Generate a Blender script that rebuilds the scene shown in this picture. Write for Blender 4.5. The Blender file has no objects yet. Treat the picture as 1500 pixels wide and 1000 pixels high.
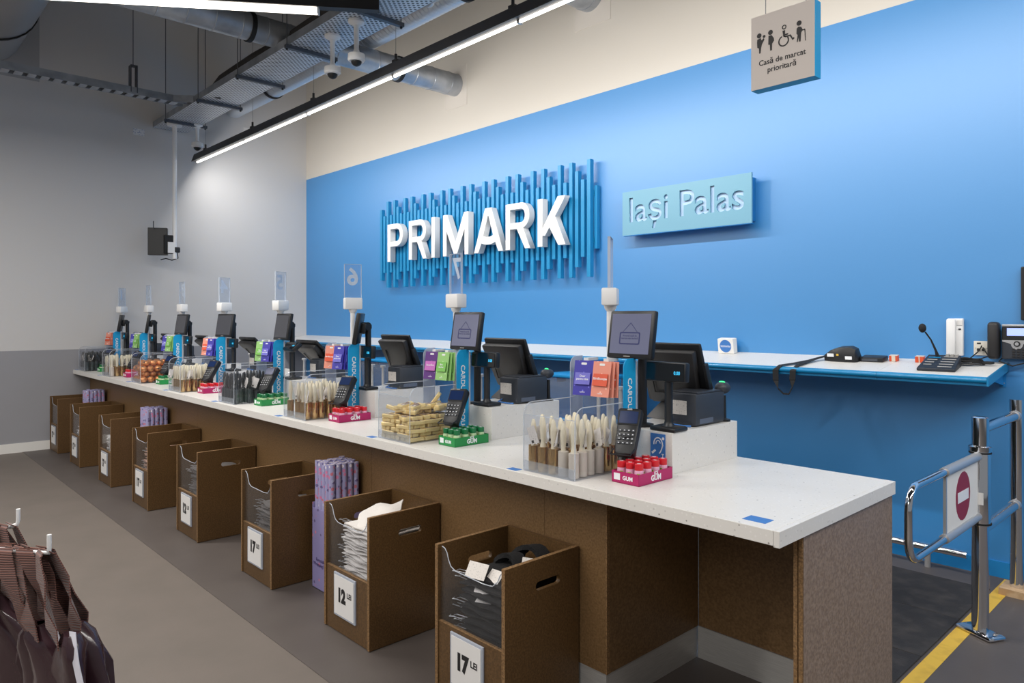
import bpy, bmesh, math, random
from math import pi, sin, cos, radians as rad
from mathutils import Matrix, Vector
random.seed(7)
SC = bpy.context.scene
COL = SC.collection
# ------------------------------------------------------------------ camera, light, exposure
CAM_H = 1.6
cd = bpy.data.cameras.new('camera'); cam = bpy.data.objects.new('camera', cd); COL.objects.link(cam)
cam.location = (0, 0, CAM_H); cam.rotation_euler = (pi/2, 0, math.atan2(.7288, .6848))
cd.sensor_width = 36; cd.lens = 1043/1500*36; cd.shift_y = -0.024; cd.clip_start = .02
SC.camera = cam
w = bpy.data.worlds.new('world'); SC.world = w; w.use_nodes = True
w.node_tree.nodes['Background'].inputs[0].default_value = (.92, .96, 1, 1)
w.node_tree.nodes['Background'].inputs[1].default_value = .25
vs = SC.view_settings
vs.view_transform = 'Standard'; vs.look = 'None'; vs.gamma = 1; vs.exposure = 0.0; vs.use_curve_mapping = False
try: SC.cycles.transparent_max_bounces = 32
except Exception: pass
WALL_WASH_W = 150      # wall washer along the blue wall
PENDANT_W = 150        # each pendant lamp over the shop floor
XL, YB = -10.12, 5.18  # left wall, back wall

# ------------------------------------------------------------------ helpers
class G:
    def __init__(s): s.bm = bmesh.new()
    def _new(s, vs_, fs, M=None):
        v = [s.bm.verts.new(M @ Vector(p) if M else p) for p in vs_]
        out = []
        for f in fs:
            try: out.append(s.bm.faces.new([v[i] for i in f]))
            except ValueError: pass
        return v, out
    def box(s, x0, x1, y0, y1, z0, z1, bev=0, seg=2, M=None):
        v, f = s._new([(x0,y0,z0),(x1,y0,z0),(x1,y1,z0),(x0,y1,z0),(x0,y0,z1),(x1,y0,z1),(x1,y1,z1),(x0,y1,z1)],
               [(0,3,2,1),(4,5,6,7),(0,1,5,4),(1,2,6,5),(2,3,7,6),(3,0,4,7)], M)
        if bev:
            ed = list({e for q in f for e in q.edges})
            bmesh.ops.bevel(s.bm, geom=ed, offset=bev, segments=seg, affect='EDGES', profile=.5)
        return s
    def hexa(s, pts, bev=0, seg=2):
        v, f = s._new(pts, [(0,3,2,1),(4,5,6,7),(0,1,5,4),(1,2,6,5),(2,3,7,6),(3,0,4,7)])
        if bev:
            ed = list({e for q in f for e in q.edges})
            bmesh.ops.bevel(s.bm, geom=ed, offset=bev, segments=seg, affect='EDGES', profile=.5)
        return s
    def rings(s, rs, closed=False, cap=True):
        n = len(rs[0]); vv = [[s.bm.verts.new(p) for p in r] for r in rs]
        m = len(vv)
        for i in range(m if closed else m-1):
            a, b = vv[i], vv[(i+1) % m]
            for j in range(n):
                s.bm.faces.new((a[j], a[(j+1) % n], b[(j+1) % n], b[j]))
        if cap and not closed:
            s.bm.faces.new(vv[0][::-1]); s.bm.faces.new(vv[-1])
        return s
    def tube(s, pts, r, seg=8, closed=False, cap=True):
        pts = [Vector(p) for p in pts]; n = len(pts); rs = []
        rr = r if isinstance(r, (list, tuple)) else [r]*n
        up = None
        for i, p in enumerate(pts):
            a = pts[i-1] if (i > 0 or closed) else pts[i]
            b = pts[(i+1) % n] if (i < n-1 or closed) else pts[i]
            t = (b-a).normalized()
            if up is None:
                up = Vector((0,0,1)) if abs(t.z) < .9 else Vector((1,0,0))
            x = t.cross(up)
            if x.length < 1e-5: x = t.cross(Vector((0,1,0)))
            x.normalize(); y = x.cross(t).normalized(); up = y
            rs.append([p + (x*cos(2*pi*k/seg) + y*sin(2*pi*k/seg))*rr[i] for k in range(seg)])
        return s.rings(rs, closed, cap)
    def cyl(s, p0, p1, r, seg=16, r2=None): return s.tube([p0, p1], [r, r if r2 is None else r2], seg)
    def lathe(s, prof, seg=16, M=None, cap=True):
        rs = []
        for r, z in prof:
            ring = [Vector((r*cos(2*pi*k/seg), r*sin(2*pi*k/seg), z)) for k in range(seg)]
            rs.append([M @ p for p in ring] if M else ring)
        return s.rings(rs, False, cap)
    def sph(s, c, r, u=14, v=9, sc=(1,1,1), M=None):
        mt = Matrix.Translation(c) @ Matrix.Diagonal((sc[0], sc[1], sc[2], 1))
        if M: mt = M @ mt
        bmesh.ops.create_uvsphere(s.bm, u_segments=u, v_segments=v, radius=r, matrix=mt); return s
    def ribbon(s, pts, wv, th):
        pts = [Vector(p) for p in pts]; rs = []; n = len(pts)
        wvs = wv if isinstance(wv, list) else [Vector(wv)]*n
        for i, p in enumerate(pts):
            t = (pts[min(i+1, n-1)] - pts[max(i-1, 0)]).normalized(); W = Vector(wvs[i])
            nn = t.cross(W).normalized()*th/2
            rs.append([p-W/2-nn, p+W/2-nn, p+W/2+nn, p-W/2+nn])
        return s.rings(rs)
    def mesh(s, mat, smooth=False, name='m'):
        bmesh.ops.recalc_face_normals(s.bm, faces=s.bm.faces[:])
        me = bpy.data.meshes.new(name); s.bm.to_mesh(me); s.bm.free()
        if mat: me.materials.append(mat)
        if smooth:
            me.shade_smooth(); me.set_sharp_from_angle(angle=rad(38))
        return me
def curve_mesh(cu, mat, M=None):
    o = bpy.data.objects.new('tmp', cu); COL.objects.link(o)
    dg = bpy.context.evaluated_depsgraph_get()
    me = bpy.data.meshes.new_from_object(o.evaluated_get(dg))
    bpy.data.objects.remove(o); bpy.data.curves.remove(cu)
    me.materials.clear()
    if mat: me.materials.append(mat)
    if M: me.transform(M)
    return me
def outline(loops, depth, mat, M=None, bevel=0):
    cu = bpy.data.curves.new('c', 'CURVE'); cu.dimensions = '2D'; cu.fill_mode = 'BOTH'
    cu.extrude = depth/2; cu.bevel_depth = bevel
    for lp in loops:
        sp = cu.splines.new('POLY'); sp.points.add(len(lp)-1); sp.use_cyclic_u = True
        for p, q in zip(sp.points, lp): p.co = (q[0], q[1], 0, 1)
    return curve_mesh(cu, mat, M)
def merge(meshes, mat):
    bm = bmesh.new()
    for m in meshes: bm.from_mesh(m); bpy.data.meshes.remove(m)
    me = bpy.data.meshes.new('m'); bm.to_mesh(me); bm.free(); me.materials.append(mat); return me
def text(s, size, mat, M=None, depth=.0006, ax='CENTER', ay='CENTER', bold=0, sx=1):
    cu = bpy.data.curves.new('t', 'FONT'); cu.body = s; cu.size = size; cu.extrude = depth/2
    cu.align_x = ax; cu.align_y = ay; cu.offset = bold; cu.resolution_u = 3
    mm = Matrix.Diagonal((sx,1,1,1))
    return curve_mesh(cu, mat, (M @ mm) if M else mm)
def FY(x, y, z): return Matrix.Translation((x,y,z)) @ Matrix.Rotation(pi/2, 4, 'X')          # plane facing -y
def FX(x, y, z): return Matrix.Translation((x,y,z)) @ Matrix.Rotation(pi/2, 4, 'Z') @ Matrix.Rotation(pi/2, 4, 'X')  # facing +x
def arc(cx, cy, rx, ry, a0, a1, n=14): return [(cx+rx*cos(rad(a0+(a1-a0)*i/n)), cy+ry*sin(rad(a0+(a1-a0)*i/n))) for i in range(n+1)]
def rrect(x0, x1, y0, y1, r, n=5):
    return arc(x1-r,y1-r,r,r,0,90,n)+arc(x0+r,y1-r,r,r,90,180,n)+arc(x0+r,y0+r,r,r,180,270,n)+arc(x1-r,y0+r,r,r,270,360,n)
def tag(o, label, cat, group=None):
    o['label'] = label; o['category'] = cat
    if group: o['group'] = group
    return o
def thing(name, label, cat, loc=(0,0,0), rz=0, group=None):
    o = bpy.data.objects.new(name, None); COL.objects.link(o); o.empty_display_size = .05
    o.location = loc; o.rotation_euler = (0,0,rz); return tag(o, label, cat, group)
def part(name, me, parent=None, loc=(0,0,0), rot=(0,0,0), label=None):
    o = bpy.data.objects.new(name, me); COL.objects.link(o); o.parent = parent
    o.location = loc; o.rotation_euler = rot
    if label: o['label'] = label
    return o
def solo(name, me, label, cat, loc=(0,0,0), rot=(0,0,0), group=None): return tag(part(name, me, None, loc, rot), label, cat, group)
def struct(name, me, parent=None):
    o = part(name, me, parent)
    if parent is None: o['kind'] = 'structure'
    return o

# ------------------------------------------------------------------ materials
def lin(c):
    return tuple(((v/255)/12.92 if v/255 <= .04045 else ((v/255+.055)/1.055)**2.4) for v in c) + (1,)
def mat(name, rgb, rough=.5, metal=0, var=None, bump=None, emit=None, spec=None, coat=0, sheen=0, trans=0):
    m = bpy.data.materials.new(name); m.use_nodes = True
    nt = m.node_tree; b = nt.nodes['Principled BSDF']; N = nt.nodes.new; L = nt.links.new
    b.inputs['Base Color'].default_value = lin(rgb); b.inputs['Roughness'].default_value = rough
    b.inputs['Metallic'].default_value = metal
    if spec is not None: b.inputs['Specular IOR Level'].default_value = spec
    if coat: b.inputs['Coat Weight'].default_value = coat; b.inputs['Coat Roughness'].default_value = .5 if coat >= 1 else .1
    if sheen: b.inputs['Sheen Weight'].default_value = sheen
    if trans: b.inputs['Transmission Weight'].default_value = trans
    if emit: b.inputs['Emission Color'].default_value = lin(emit[0]); b.inputs['Emission Strength'].default_value = emit[1]
    if var or bump:
        tc = N('ShaderNodeTexCoord')
    if var:   # (rgb2, scale, lo, hi[, stretch])
        mp = N('ShaderNodeMapping'); L(tc.outputs['Object'], mp.inputs[0])
        if len(var) > 4: mp.inputs['Scale'].default_value = var[4]
        n = N('ShaderNodeTexNoise'); n.inputs['Scale'].default_value = var[1]; n.inputs['Detail'].default_value = 5
        L(mp.outputs[0], n.inputs['Vector'])
        r = N('ShaderNodeValToRGB'); r.color_ramp.elements[0].position = var[2]; r.color_ramp.elements[1].position = var[3]
        r.color_ramp.elements[0].color = lin(rgb); r.color_ramp.elements[1].color = lin(var[0])
        L(n.outputs['Fac'], r.inputs[0]); L(r.outputs[0], b.inputs['Base Color'])
    if bump:  # (scale, strength)
        n2 = N('ShaderNodeTexNoise'); n2.inputs['Scale'].default_value = bump[0]; n2.inputs['Detail'].default_value = 3
        L(tc.outputs['Object'], n2.inputs['Vector'])
        bp = N('ShaderNodeBump'); bp.inputs['Strength'].default_value = bump[1]; bp.inputs['Distance'].default_value = .01
        L(n2.outputs['Fac'], bp.inputs['Height']); L(bp.outputs[0], b.inputs['Normal'])
    return m
def acrylic(name, tint, base=.04, haze=.012, hz=(225,230,235)):
    m = bpy.data.materials.new(name); m.use_nodes = True; nt = m.node_tree; nt.nodes.clear(); N = nt.nodes.new; L = nt.links.new
    t = N('ShaderNodeBsdfTransparent'); t.inputs[0].default_value = lin(tint)
    g = N('ShaderNodeBsdfGlossy'); g.inputs['Roughness'].default_value = .04
    d = N('ShaderNodeBsdfDiffuse'); d.inputs[0].default_value = lin(hz)
    fc = N('ShaderNodeLayerWeight'); fc.inputs[0].default_value = .5
    pw = N('ShaderNodeMath'); pw.operation = 'POWER'; pw.inputs[1].default_value = 4; L(fc.outputs['Facing'], pw.inputs[0])
    lw = N('ShaderNodeMath'); lw.operation = 'MULTIPLY_ADD'; lw.inputs[1].default_value = .55; lw.inputs[2].default_value = base*.6; L(pw.outputs[0], lw.inputs[0])
    m1 = N('ShaderNodeMixShader'); m2 = N('ShaderNodeMixShader'); m1.inputs[0].default_value = haze
    L(t.outputs[0], m1.inputs[1]); L(d.outputs[0], m1.inputs[2])
    L(lw.outputs[0], m2.inputs[0]); L(m1.outputs[0], m2.inputs[1]); L(g.outputs[0], m2.inputs[2])
    o = N('ShaderNodeOutputMaterial'); L(m2.outputs[0], o.inputs[0]); return m
def zsplit(name, below, above, z, rough=.6, spec=.5, coat=0):      # paint that changes colour at a height
    m = mat(name, below, rough, bump=(60, .03), spec=spec, coat=coat); nt = m.node_tree; N = nt.nodes.new; L = nt.links.new; b = nt.nodes['Principled BSDF']
    ge = N('ShaderNodeNewGeometry'); sx = N('ShaderNodeSeparateXYZ'); L(ge.outputs['Position'], sx.inputs[0])
    gt = N('ShaderNodeMath'); gt.operation = 'GREATER_THAN'; gt.inputs[1].default_value = z; L(sx.outputs['Z'], gt.inputs[0])
    mx = N('ShaderNodeMix'); mx.data_type = 'RGBA'; L(gt.outputs[0], mx.inputs[0]); mx.inputs[6].default_value = lin(below); mx.inputs[7].default_value = lin(above)
    L(mx.outputs[2], b.inputs['Base Color']); return m
def speckle(name, rgb, rgb2, rough=.35):
    m = mat(name, rgb, rough); nt = m.node_tree; N = nt.nodes.new; L = nt.links.new; b = nt.nodes['Principled BSDF']
    tc = N('ShaderNodeTexCoord'); prev = None
    cols = [(lin(rgb), lin(rgb2), 38, .13), (None, lin((234,231,227)), 60, .2), (None, lin((150,145,140)), 14, .05)]
    for i, (a, c, sc, th) in enumerate(cols):
        v = N('ShaderNodeTexVoronoi'); v.inputs['Scale'].default_value = sc; v.inputs['Randomness'].default_value = 1; L(tc.outputs['Object'], v.inputs['Vector'])
        lt = N('ShaderNodeMath'); lt.operation = 'LESS_THAN'; lt.inputs[1].default_value = th; L(v.outputs['Distance'], lt.inputs[0])
        mx = N('ShaderNodeMix'); mx.data_type = 'RGBA'; L(lt.outputs[0], mx.inputs[0])
        if prev is None: mx.inputs[6].default_value = a
        else: L(prev, mx.inputs[6])
        mx.inputs[7].default_value = c; prev = mx.outputs[2]
    L(prev, b.inputs['Base Color']); return m
def spots(name, base, cols, scale, rough=.4, th=.32):   # printed pattern of small figures
    m = mat(name, base, rough); nt = m.node_tree; N = nt.nodes.new; L = nt.links.new; b = nt.nodes['Principled BSDF']
    tc = N('ShaderNodeTexCoord'); v = N('ShaderNodeTexVoronoi'); v.inputs['Scale'].default_value = scale; L(tc.outputs['Object'], v.inputs['Vector'])
    lt = N('ShaderNodeMath'); lt.operation = 'LESS_THAN'; lt.inputs[1].default_value = th; L(v.outputs['Distance'], lt.inputs[0])
    sp = N('ShaderNodeSeparateColor'); L(v.outputs['Color'], sp.inputs[0])
    r = N('ShaderNodeValToRGB'); r.color_ramp.interpolation = 'CONSTANT'; L(sp.outputs[0], r.inputs[0])
    e = r.color_ramp.elements; e[0].color = lin(cols[0]); e[1].position = 1/len(cols); e[1].color = lin(cols[1 % len(cols)])
    for i in range(2, len(cols)): q = e.new(i/len(cols)); q.color = lin(cols[i])
    mx = N('ShaderNodeMix'); mx.data_type = 'RGBA'; L(lt.outputs[0], mx.inputs[0]); mx.inputs[6].default_value = lin(base); L(r.outputs[0], mx.inputs[7])
    L(mx.outputs[2], b.inputs['Base Color']); return m
def perforated(name, rgb, hole, sc):
    m = mat(name, rgb, .4, .35); nt = m.node_tree; N = nt.nodes.new; L = nt.links.new; b = nt.nodes['Principled BSDF']
    tc = N('ShaderNodeTexCoord'); sx = N('ShaderNodeSeparateXYZ'); L(tc.outputs['Object'], sx.inputs[0])
    def cell(o, off):
        a = N('ShaderNodeMath'); a.operation = 'MULTIPLY_ADD'; a.inputs[1].default_value = sc; a.inputs[2].default_value = off; L(o, a.inputs[0])
        f = N('ShaderNodeMath'); f.operation = 'FRACT'; L(a.outputs[0], f.inputs[0])
        s = N('ShaderNodeMath'); s.operation = 'SUBTRACT'; s.inputs[1].default_value = .5; L(f.outputs[0], s.inputs[0])
        p = N('ShaderNodeMath'); p.operation = 'POWER'; p.inputs[1].default_value = 2; L(s.outputs[0], p.inputs[0]); return p.outputs[0]
    hs = []
    for off in (0, .5):
        ad = N('ShaderNodeMath'); ad.operation = 'ADD'; L(cell(sx.outputs['X'], off), ad.inputs[0]); L(cell(sx.outputs['Y'], off), ad.inputs[1])
        lt = N('ShaderNodeMath'); lt.operation = 'LESS_THAN'; lt.inputs[1].default_value = .05; L(ad.outputs[0], lt.inputs[0]); hs.append(lt.outputs[0])
    mxm = N('ShaderNodeMath'); mxm.operation = 'MAXIMUM'; L(hs[0], mxm.inputs[0]); L(hs[1], mxm.inputs[1])
    mx = N('ShaderNodeMix'); mx.data_type = 'RGBA'; L(mxm.outputs[0], mx.inputs[0]); mx.inputs[6].default_value = lin(rgb); mx.inputs[7].default_value = lin(hole)
    L(mx.outputs[2], b.inputs['Base Color'])
    iv = N('ShaderNodeMath'); iv.operation = 'MULTIPLY_ADD'; iv.inputs[1].default_value = -.35; iv.inputs[2].default_value = .35; L(mxm.outputs[0], iv.inputs[0]); L(iv.outputs[0], b.inputs['Metallic'])
    return m
def ribbed(name, rgb, rgb2, sc):
    m = mat(name, rgb, .75, sheen=.3); nt = m.node_tree; N = nt.nodes.new; L = nt.links.new; b = nt.nodes['Principled BSDF']
    tc = N('ShaderNodeTexCoord'); wv = N('ShaderNodeTexWave'); wv.bands_direction = 'Z'; wv.inputs['Scale'].default_value = sc; wv.inputs['Distortion'].default_value = .6
    L(tc.outputs['Object'], wv.inputs['Vector'])
    mx = N('ShaderNodeMix'); mx.data_type = 'RGBA'; L(wv.outputs['Fac'], mx.inputs[0]); mx.inputs[6].default_value = lin(rgb2); mx.inputs[7].default_value = lin(rgb); L(mx.outputs[2], b.inputs['Base Color'])
    bp = N('ShaderNodeBump'); bp.inputs['Strength'].default_value = .6; bp.inputs['Distance'].default_value = .004; L(wv.outputs['Fac'], bp.inputs['Height']); L(bp.outputs[0], b.inputs['Normal'])
    return m
K = {}
def mk(n, *a, **k): K[n] = mat(n, *a, **k); return K[n]
K['wall_left'] = zsplit('wall_left', (150,150,155), (205,203,202), 1.2)
K['wall_back'] = zsplit('wall_back', (30,132,200), (212,204,192), 3.70, .5, 1.0, 1.0)
mk('ceiling', (70,68,66), .9)
mk('floor_light', (112,103,96), .55, var=((106,98,91), 3.5, .35, .7), bump=(90,.05))
mk('floor_dark', (90,83,79), .5, var=((85,78,75), 3.5, .35, .7), bump=(90,.05))
mk('mat_black', (44,42,43), .8, var=((66,62,60), 9, .45, .75), bump=(120,.15))
mk('tape', (222,182,70), .6, var=((196,158,60), 12, .5, .75))
mk('white_paint', (228,226,222), .45); mk('blue_paint', (30,132,200), .45)
K['worktop'] = speckle('worktop', (226,223,218), (205,202,198))
mk('mdf', (100,74,44), .42, var=((80,58,33), 130, .35, .65), bump=(200,.06), spec=.4)
mk('mdf_base', (128,99,66), .45, var=((104,79,50), 110, .35, .65), bump=(200,.08), spec=.4)
mk('mdf_edge', (146,112,72), .7, var=((98,72,44), 160, .35, .65))
mk('mdf_end', (150,131,115), .45, var=((122,103,88), 90, .35, .65), bump=(200,.06))
mk('steel', (208,206,202), .42, .45, var=((188,186,183), 12, .3, .7, (1,1,30)))
mk('chrome', (225,225,228), .08, 1); mk('galv', (182,186,192), .36, .6, var=((150,155,162), 5, .35, .65))
mk('galv_flex', (205,209,214), .36, .55, bump=(30,.2)); mk('flex_dark', (150,148,147), .5, .4)
mk('strut', (92,96,104), .45, .7); mk('rod', (120,122,126), .4, .8)
K['tray'] = perforated('tray', (212,215,220), (48,50,54), 19)
mk('cable_dark', (58,55,54), .85, bump=(40,.4))
mk('black', (26,27,30), .42); mk('black_soft', (30,30,32), .8); mk('charcoal', (52,56,64), .45); mk('terminal', (40,39,40), .45)
mk('housing', (42,41,42), .45); mk('rubber', (18,18,19), .7)
mk('white', (236,236,236), .4); mk('white_matte', (232,230,226), .8); mk('paper', (226,224,222), .7)
mk('diffuser', (255,255,255), .4, emit=((255,250,240), 6)); mk('diffuser2', (255,255,255), .4, emit=((255,246,232), 5))
mk('screen_dark', (62,64,72), .12, spec=.6); mk('screen_on', (60,60,70), .15, emit=((128,132,162), .5)); mk('screen_ink', (40,46,100), .3)
mk('vfd', (10,16,22), .12, spec=.6); mk('vfd_on', (20,60,80), .3, emit=((60,190,240), 1.6)); mk('lcd', (150,170,240), .3, emit=((165,180,250), .8))
mk('led_green', (30,160,90), .3, emit=((60,255,140), 1.5))
K['acrylic'] = acrylic('acrylic', (250,251,253)); K['acrylic_frost'] = acrylic('acrylic_frost', (235,240,248), haze=.55, hz=(215,222,235))
K['acrylic_blue'] = acrylic('acrylic_blue', (246,249,253), haze=.07, hz=(200,216,238))
K['acrylic_lip'] = acrylic('acrylic_lip', (240,243,248), haze=.14)
K['acrylic_edge'] = acrylic('acrylic_edge', (235,240,248), haze=.5, hz=(225,230,236))
K['tote'] = acrylic('tote', (205,222,238), haze=.14)
mk('cyan', (22,158,216), .4); mk('cyan_lid', (30,140,205), .35); mk('ink', (30,28,30), .6); mk('white_ink', (240,242,245), .5)
mk('sign_face', (205,196,190), .55); mk('sign_teal', (116,170,194), .4); mk('sign_letter', (178,206,236), .45); mk('bar_blue', (28,140,195), .4); mk('sign_blue', (10,120,190), .4)
mk('trim_blue', (20,130,185), .3, coat=.3); mk('sticker_blue', (62,120,192), .5)
mk('gold', (214,178,120), .16, .9); mk('frost', (214,204,190), .35); mk('cream', (232,222,196), .4); mk('kraft', (214,202,188), .7)
mk('dark_tube', (84,90,92), .3, .6); mk('dark_handle', (30,32,34), .35)
mk('gold_bar', (238,212,148), .35, .15, bump=(80,.15)); mk('bar_print', (120,92,74), .5, var=((232,222,208), 70, .45, .55))
mk('copper', (226,150,92), .22, .6, bump=(26,.5)); mk('dark_print', (70,50,44), .5)
mk('red_cap', (206,30,44), .35); mk('green_cap', (16,110,62), .35); mk('pink_body', (236,178,206), .35); mk('green_body', (196,222,176), .35)
mk('magenta', (176,24,96), .45); mk('green_box', (28,140,70), .45); mk('leaf', (150,200,60), .5); mk('red_print', (190,60,46), .5)
mk('no_entry', (150,28,44), .45); mk('wood', (206,176,138), .6, var=((184,150,112), 20, .4, .6, (1,8,1)))
mk('orange', (214,82,40), .5); mk('socket', (226,220,208), .4); mk('silver', (196,196,198), .3, .6)
mk('grey_key', (165,162,158), .5); mk('garment_black', (15,14,16), .9, bump=(120,.3)); mk('garment_white', (222,217,212), .85, bump=(90,.25)); mk('garment_grey', (96,92,90), .85, bump=(90,.25)); mk('garment_pink', (196,160,140), .85, bump=(90,.25))
K['wrap'] = spots('wrap', (164,160,200), [(214,126,164),(234,226,232),(164,160,200),(110,98,146),(196,112,128),(182,182,214)], 42, .35, .42)
K['wrap_box'] = spots('wrap_box', (144,136,182), [(206,128,152),(144,136,182),(96,84,126),(144,136,182)], 26, .5, .25)
K['strap'] = ribbed('strap', (112,66,52), (70,38,34), 55)
mk('bag', (54,34,40), .25, coat=.3, bump=(14,.35)); mk('bag_light', (206,204,214), .5)
mk('tag_paper', (218,212,206), .7, var=((176,172,168), 160, .55, .7))
CARD = {'blue':((66,62,170),(112,110,205)), 'salmon':((232,150,130),(220,86,54)), 'purple':((96,52,130),(196,110,190)), 'green':((150,200,120),(120,186,84))}
for c, (a, b) in CARD.items():
    K['card_'+c] = spots('card_'+c, a, [tuple(min(255, v+60) for v in a), a, a], 70, .4, .25); mk('chip_'+c, b, .4)

# ------------------------------------------------------------------ room shell
X1, Y0, ZC = 7.0, -9.0, 6.6
struct('floor', G().box(XL, X1, Y0, YB, -.1, 0).mesh(K['floor_light']))
struct('trim_1', G().box(XL+.012, X1, 1.55, YB-.012, 0, .003).mesh(K['floor_dark']))['label'] = 'darker taupe floor lane beside the counter'  # darker, sharp-edged tone over the floor along the counter
struct('ceiling', G().box(XL, X1, Y0, YB, ZC, ZC+.1).mesh(K['ceiling']))
struct('wall_left', G().box(XL-.2, XL, Y0, YB+.2, 0, ZC).mesh(K['wall_left']))
struct('wall_back', G().box(XL, X1, YB, YB+.2, 0, ZC).mesh(K['wall_back']))
struct('baseboard_left', G().box(XL, XL+.012, Y0, YB, 0, .11).mesh(K['white_paint']))
struct('baseboard_back', G().box(XL+.012, X1, YB-.012, YB, 0, .1).mesh(K['blue_paint']))

# ------------------------------------------------------------------ lamps
def area(name, loc, rot, sx, sy, watt, col, parent):
    l = bpy.data.lights.new(name, 'AREA'); l.shape = 'RECTANGLE'; l.size = sx; l.size_y = sy; l.energy = watt; l.color = col
    o = bpy.data.objects.new(name, l); COL.objects.link(o); o.parent = parent; o.location = loc; o.rotation_euler = rot; return o
def pendant(p, ang, L, z, label, blank=.45):
    # p = end of the lit part, lamp runs back from it along -ang; built along local -x
    t = thing('pendant_lamp', label, 'lamp', (p[0], p[1], z), ang, 'pendant strip lamps over the shop floor')
    part('housing', G().box(-L, blank, -.035, .035, .02, .1).mesh(K['housing']), t)
    part('diffuser', G().box(-L, 0, -.028, .028, -.022, .02, .008).mesh(K['diffuser2']), t)
    part('end_cap', G().box(-.001, .012, -.03, .03, -.024, .02).mesh(K['white']), t)
    for q in (-L*.15, -L*.6): part('hanging_wire', G().cyl((q,0,.1), (q,0,ZC-z), .003, 6).mesh(K['rod']), t)
    area('lamp_light', (-L/2, 0, -.03), (0,0,0), L, .06, PENDANT_W, (1,.965,.92), t)
    return t
AL = math.atan2(.815, .579)
pendant((-4.84, 2.567), AL, 5.0, 3.87, 'bright diagonal strip lamp hanging at top left above the counter')
pendant((-2.09, .617), AL, 5.0, 3.87, 'strip lamp over the shop floor just behind the viewer')
pendant((.66, -1.333), AL, 5.0, 3.87, 'strip lamp over the shop floor farther behind the viewer')
pendant((3.2, 4.9), AL, 5.0, 3.87, 'unseen strip lamp added right of the viewer to light the counter end and gate')  # out of view, added to brighten the counter end panel and gate
pendant((-8.6, -3.4), AL, 4.0, 3.87, 'strip lamp over the shop floor far left of the viewer')
# wall washer along the counter
TX0, TX1, TY, TZ = -9.78, .6, 3.42, 3.66
t = thing('track_lamp', 'long black wall-washing strip lamp hung along the blue wall', 'lamp', (TX0, TY, TZ))
Lt = TX1-TX0
part('housing', G().hexa([(0,-.06,-.004),(Lt,-.06,-.004),(Lt,.05,.006),(0,.05,.006),(.03,-.035,.09),(Lt,-.035,.09),(Lt,.03,.09),(.03,.03,.09)]).mesh(K['housing']), t)
segs = [0]+[1.55*k for k in range(1, 7)]+[Lt]
for a, b in zip(segs[:-1], segs[1:]):
    part('diffuser', G().box(a+.012, b-.012, .004, .026, -.013, .006, .004).mesh(K['diffuser']), t)
    if b < Lt: part('joint_clip', G().box(b-.012, b+.012, -.0, .04, -.018, .008).mesh(K['silver']), t)
for q in [.35+1.45*k for k in range(7)]:
    c = part('hanger_clip', G().box(q-.03, q+.03, -.02, .02, .09, .12).cyl((q,0,.12),(q,0,.17),.012,8).mesh(K['black']), t)
    part('hanging_wire', G().cyl((q,0,.17), (q,0,ZC-TZ), .002, 6).mesh(K['rod']), c)
area('lamp_light', (Lt/2, .06, -.03), (rad(58), 0, 0), Lt, .05, WALL_WASH_W, (1,.98,.95), t)

# ------------------------------------------------------------------ counter
CT, CB, CY0, CY1, CXR = .947, .9, 2.072, 3.05, -1.019
t = thing('counter_worktop', 'long speckled white worktop of the checkout counter', 'worktop', (0,0,0))
part('slab', G().box(XL+.002, CXR-.021, CY0, CY1, CB, CT, .001, 1).mesh(K['worktop']), t)
part('end_strip', G().box(CXR-.02, CXR, CY0, CY1, CB-.004, CT, .001, 1).mesh(K['worktop']), t)
BY = 2.255
t = thing('counter_cabinet', 'long brown board front of the checkout counter below the worktop', 'counter', (0,0,0))
xs = [-1.845, -2.19, -3.6, -5.0, -6.4, -7.8, -9.2, XL+.004]
for a, b in zip(xs[:-1], xs[1:]):
    part('front_panel', G().box(b+.001, a-.001, BY, BY+.018, .15, CB-.001).mesh(K['mdf_base']), t)
part('recess_side_panel', G().box(-1.858, -1.84, BY+.0185, 2.93, .15, CB-.001).mesh(K['mdf_base']), t)
part('panel_edge', G().box(-1.8445, -1.838, BY-.001, BY+.018, .15, CB-.001).mesh(K['mdf_edge']), t)
part('plinth', G().box(XL+.004, -1.845, BY+.004, BY+.02, .003, .149).mesh(K['steel']), t, label='brushed steel plinth')
part('plinth', G().box(-1.86, -1.845, BY+.022, 2.93, .003, .149).mesh(K['steel']), t, label='brushed steel plinth')
t = thing('counter_cabinet', 'open knee space end of the counter with taupe side panel', 'counter', (0,0,0))
part('back_panel', G().box(-1.838, -1.063, 2.932, 2.95, .15, CB-.005).mesh(K['mdf_base']), t)
part('plinth', G().box(-1.838, -1.063, 2.925, 2.931, .003, .149).mesh(K['steel']), t, label='brushed steel plinth')
part('end_panel', G().box(-1.045, -1.03, 2.26, 3.046, .0035, CB-.005).mesh(K['mdf_end']), t)
part('inner_panel', G().box(-1.062, -1.0455, 2.261, 3.046, .0035, CB-.005).mesh(K['mdf_base']), t)
part('panel_edge', G().box(-1.062, -1.049, 2.255, 2.26, .0035, CB-.005).mesh(K['mdf_edge']), t)
part('panel_edge', G().box(-1.045, -1.032, 2.255, 2.26, .0035, CB-.005).mesh(K['mdf_edge']), t)
part('corner_foot', G().box(-1.031, -1.024, 2.9, 3.05, .0035, .06).mesh(K['steel']), t)
solo('counter_sticker', G().box(-1.17, -1.09, 2.12, 2.18, CT, CT+.0006).mesh(K['sticker_blue']), 'small blue sticker on the near corner of the worktop', 'sticker')

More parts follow.
